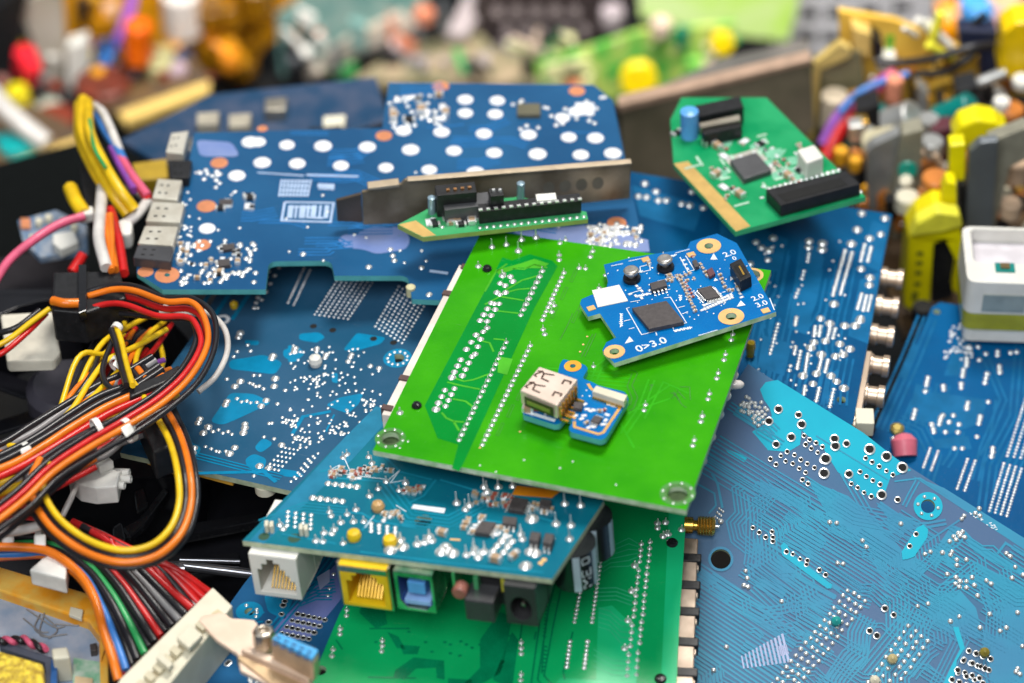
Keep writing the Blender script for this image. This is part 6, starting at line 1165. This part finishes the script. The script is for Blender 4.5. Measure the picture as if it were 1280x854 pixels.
PS.up('heatsink', [(1083, 190), (1092, 182), (1140, 160), (1155, 165), (1146, 200), (1128, 262), (1085, 262)], silver, .4, 13, lb='silver heatsink'); PS.up('heatsink', [(1128, 168), (1154, 162), (1148, 290), (1115, 300), (1112, 250)], mat('sink_tan_green', (.34, .32, .24), .45, .3), .6, 12.6); PS.can('insulator', 1134, 212, 12.3, .28, .1, mat('insulator_green', (.0, .30, .22), .3), (0, -1, .2))
PS.up('heatsink', [(1212, 190), (1226, 178), (1248, 176), (1240, 290), (1236, 316), (1204, 316)], grey_m, .3, 10.5, lb='blue grey heatsink plate'); PS.up('heatsink', [(1236, 178), (1282, 160), (1300, 165), (1300, 190), (1262, 210), (1240, 300), (1234, 300)], mat('sink_khaki', (.36, .34, .26), .45, .3), .5, 11)
yt = mat('tape_yellow', (.90, .80, .002), .32, noise=(.80, .68, .002), scale=.8, bump=.15)
PS.up('transformer', [(1129, 385), (1136, 300), (1148, 282), (1172, 268), (1198, 272), (1204, 300), (1212, 345), (1206, 372), (1190, 366), (1196, 330), (1182, 302), (1168, 306), (1162, 390), (1150, 394)], yt, 1.2, 9.5, .1, lb='yellow taped transformer'); PS.up('transformer_top', [(1137, 297), (1146, 280), (1172, 266), (1200, 270), (1204, 284), (1176, 292)], mat('tape_pale', (.90, .84, .06), .35), .5, 9.3, .08)
PS.up('transformer_core', [(1165, 305), (1184, 302), (1196, 332), (1190, 372), (1165, 380)], black_pl, .8, 9.9); PS.up('transformer_strap', [(1178, 240), (1184, 228), (1196, 230), (1196, 282), (1178, 284)], yt, .5, 9.9, .05); PS.up('transformer_strap', [(1187, 182), (1207, 180), (1206, 228), (1186, 226)], yt, .5, 10.6, .06)
PS.up('tape_wrap', [(1190, 175), (1200, 158), (1222, 150), (1246, 154), (1262, 165), (1240, 178), (1218, 190), (1206, 186)], yt, .8, 12, .1); PS.up('gap_shade_slab', [(1198, 232), (1208, 230), (1208, 280), (1200, 282)], black_pl, .3, 10.4)  # the small black slab is added to stand for a shaded gap
mk = mat('marking_ink', (.20, .20, .01), .6)
for x, y in ((1150, 318), (1149, 330), (1148, 342), (1147, 356), (1144, 368), (1143, 374)): PS.up('ink_mark', [(x-4, y-3), (x+4, y-3), (x+4, y+2), (x-4, y+2)], mk, .02, 9.47, 0)
for x, y, yy, r, h, m in ((1168, 238, 11, .4, .5, mat('part_orange_brown', (.65, .22, .04), .4)), (1160, 250, 11, .3, .4, mat('part_orange_brown', (.65, .22, .04), .4)), (1133, 262, 11, .35, .5, cream), (1068, 212, 14, .2, .4, mat('cap_amber', (.85, .40, .02), .4)), (1050, 204, 14.5, .22, .5, mat('cap_amber', (.85, .40, .02), .4)), (1200, 150, 15, .25, .3, copper_pad), (1250, 142, 15, .25, .5, white_pl), (1238, 150, 15, .3, .4, black_pl), (1262, 148, 15, .4, .4, mat('coil_rust', (.55, .18, .03), .4)), (1268, 225, 12, .35, .7, mat('part_putty', (.60, .42, .28), .5)), (1262, 270, 11, .3, .5, mat('part_putty', (.60, .42, .28), .5)), (1152, 400, 8, .3, .5, black_pl)): PS.can('capacitor', x, y, yy, r, h, m)
PS.up('relay', [(1248, 92), (1254, 42), (1270, 30), (1300, 26), (1300, 100), (1272, 100)], mat('relay_yellow', (.88, .58, .0), .35), 1.0, 17, .05, lb='yellow box relay'); PS.can('fuse', 1222, 104, 17, .17, .9, silver, (1, 0, .5)); PS.can('terminal', 1277, 108, 16.5, .3, .3, white_pl)
PUSH[:] = [12, -9]
CP = Prop('capacitor', 'orange capacitor lying at the top right corner, blue part on it', 'capacitor', (1200, 30), y=24)
CP.can('body', 1170, 28, 24, .85, 2.6, mat('cap_tangerine', (.90, .32, .0), .35), (1, 0, .08)); CP.can('blue_part', 1222, 22, 23, .75, .8, mat('part_azure', (.08, .38, .85), .3)); CP.can('peach_part', 1254, 30, 23, .7, 1.3, mat('part_peach2', (.80, .48, .25), .4)); CP.can('indigo_part', 1270, 6, 24, .5, .8, mat('part_indigo', (.08, .05, .35), .4)); CP.can('pink_part', 1258, 35, 22, .5, .6, mat('part_rose', (.75, .42, .38), .4))
PUSH[:] = [0, 0]
debris(PS, 80, 1060, 125, 1290, 260, 13, 18, ('black_plastic', 'black_plastic', 'black_plastic', 'black_plastic', 'laminate_ochre', 'part_maroon', 'cap_dark_teal', 'heatsink_silver', 'black_plastic', 'part_orange_brown', 'coil_rust', 'white_plastic', 'cap_amber', 'dark_amber', 'laminate_brown'), .07, .2)
debris(PS, 60, 1060, 120, 1285, 290, 11.3, 16.8, ('heatsink_silver', 'silver_tin', 'gold_plating', 'white_plastic', 'cap_amber', 'part_orange_brown'), .035, .07)  # tiny bright bits added to give sparkling highlights in the blur
debris(PS, 40, 1075, 40, 1280, 120, 18.7, 18.9, ('laminate_ochre', 'dark_amber', 'ochre_edge', 'white_plastic', 'black_plastic', 'tape_pale', 'coil_rust'), .04, .12)
debris(PS, 24, 1110, 200, 1290, 300, 11.5, 13, ('black_plastic', 'part_orange_brown', 'part_putty', 'dark_amber', 'black_plastic', 'cream_plastic'), .1, .25)
# small blurred circuit board under the pink wire at the left
SB = Prop('circuit_board', 'small blurred blue board with a bright white pad, under the pink wire at left', 'circuit board', (70, 290), z=4.5)
SB.lay('board', [(22, 275), (70, 262), (108, 280), (110, 312), (50, 322), (28, 300)], mat('mask_slate', (.10, .18, .30), .3, noise=(.3, .33, .38), scale=3), .2, 4.5); SB.lay('white_part', [(66, 292), (92, 288), (98, 302), (76, 312), (66, 304)], white_pl, .3, 4.8); SB.lay('copper_part', [(25, 272), (38, 272), (38, 284), (26, 284)], copper_pad, .2, 4.6)
for x, y in ((48, 275), (60, 270), (78, 275), (92, 282), (40, 296)): SB.lay('chip', [(x-4, y-3), (x+5, y-3), (x+4, y+3), (x-4, y+3)], cream, .2, 4.7)
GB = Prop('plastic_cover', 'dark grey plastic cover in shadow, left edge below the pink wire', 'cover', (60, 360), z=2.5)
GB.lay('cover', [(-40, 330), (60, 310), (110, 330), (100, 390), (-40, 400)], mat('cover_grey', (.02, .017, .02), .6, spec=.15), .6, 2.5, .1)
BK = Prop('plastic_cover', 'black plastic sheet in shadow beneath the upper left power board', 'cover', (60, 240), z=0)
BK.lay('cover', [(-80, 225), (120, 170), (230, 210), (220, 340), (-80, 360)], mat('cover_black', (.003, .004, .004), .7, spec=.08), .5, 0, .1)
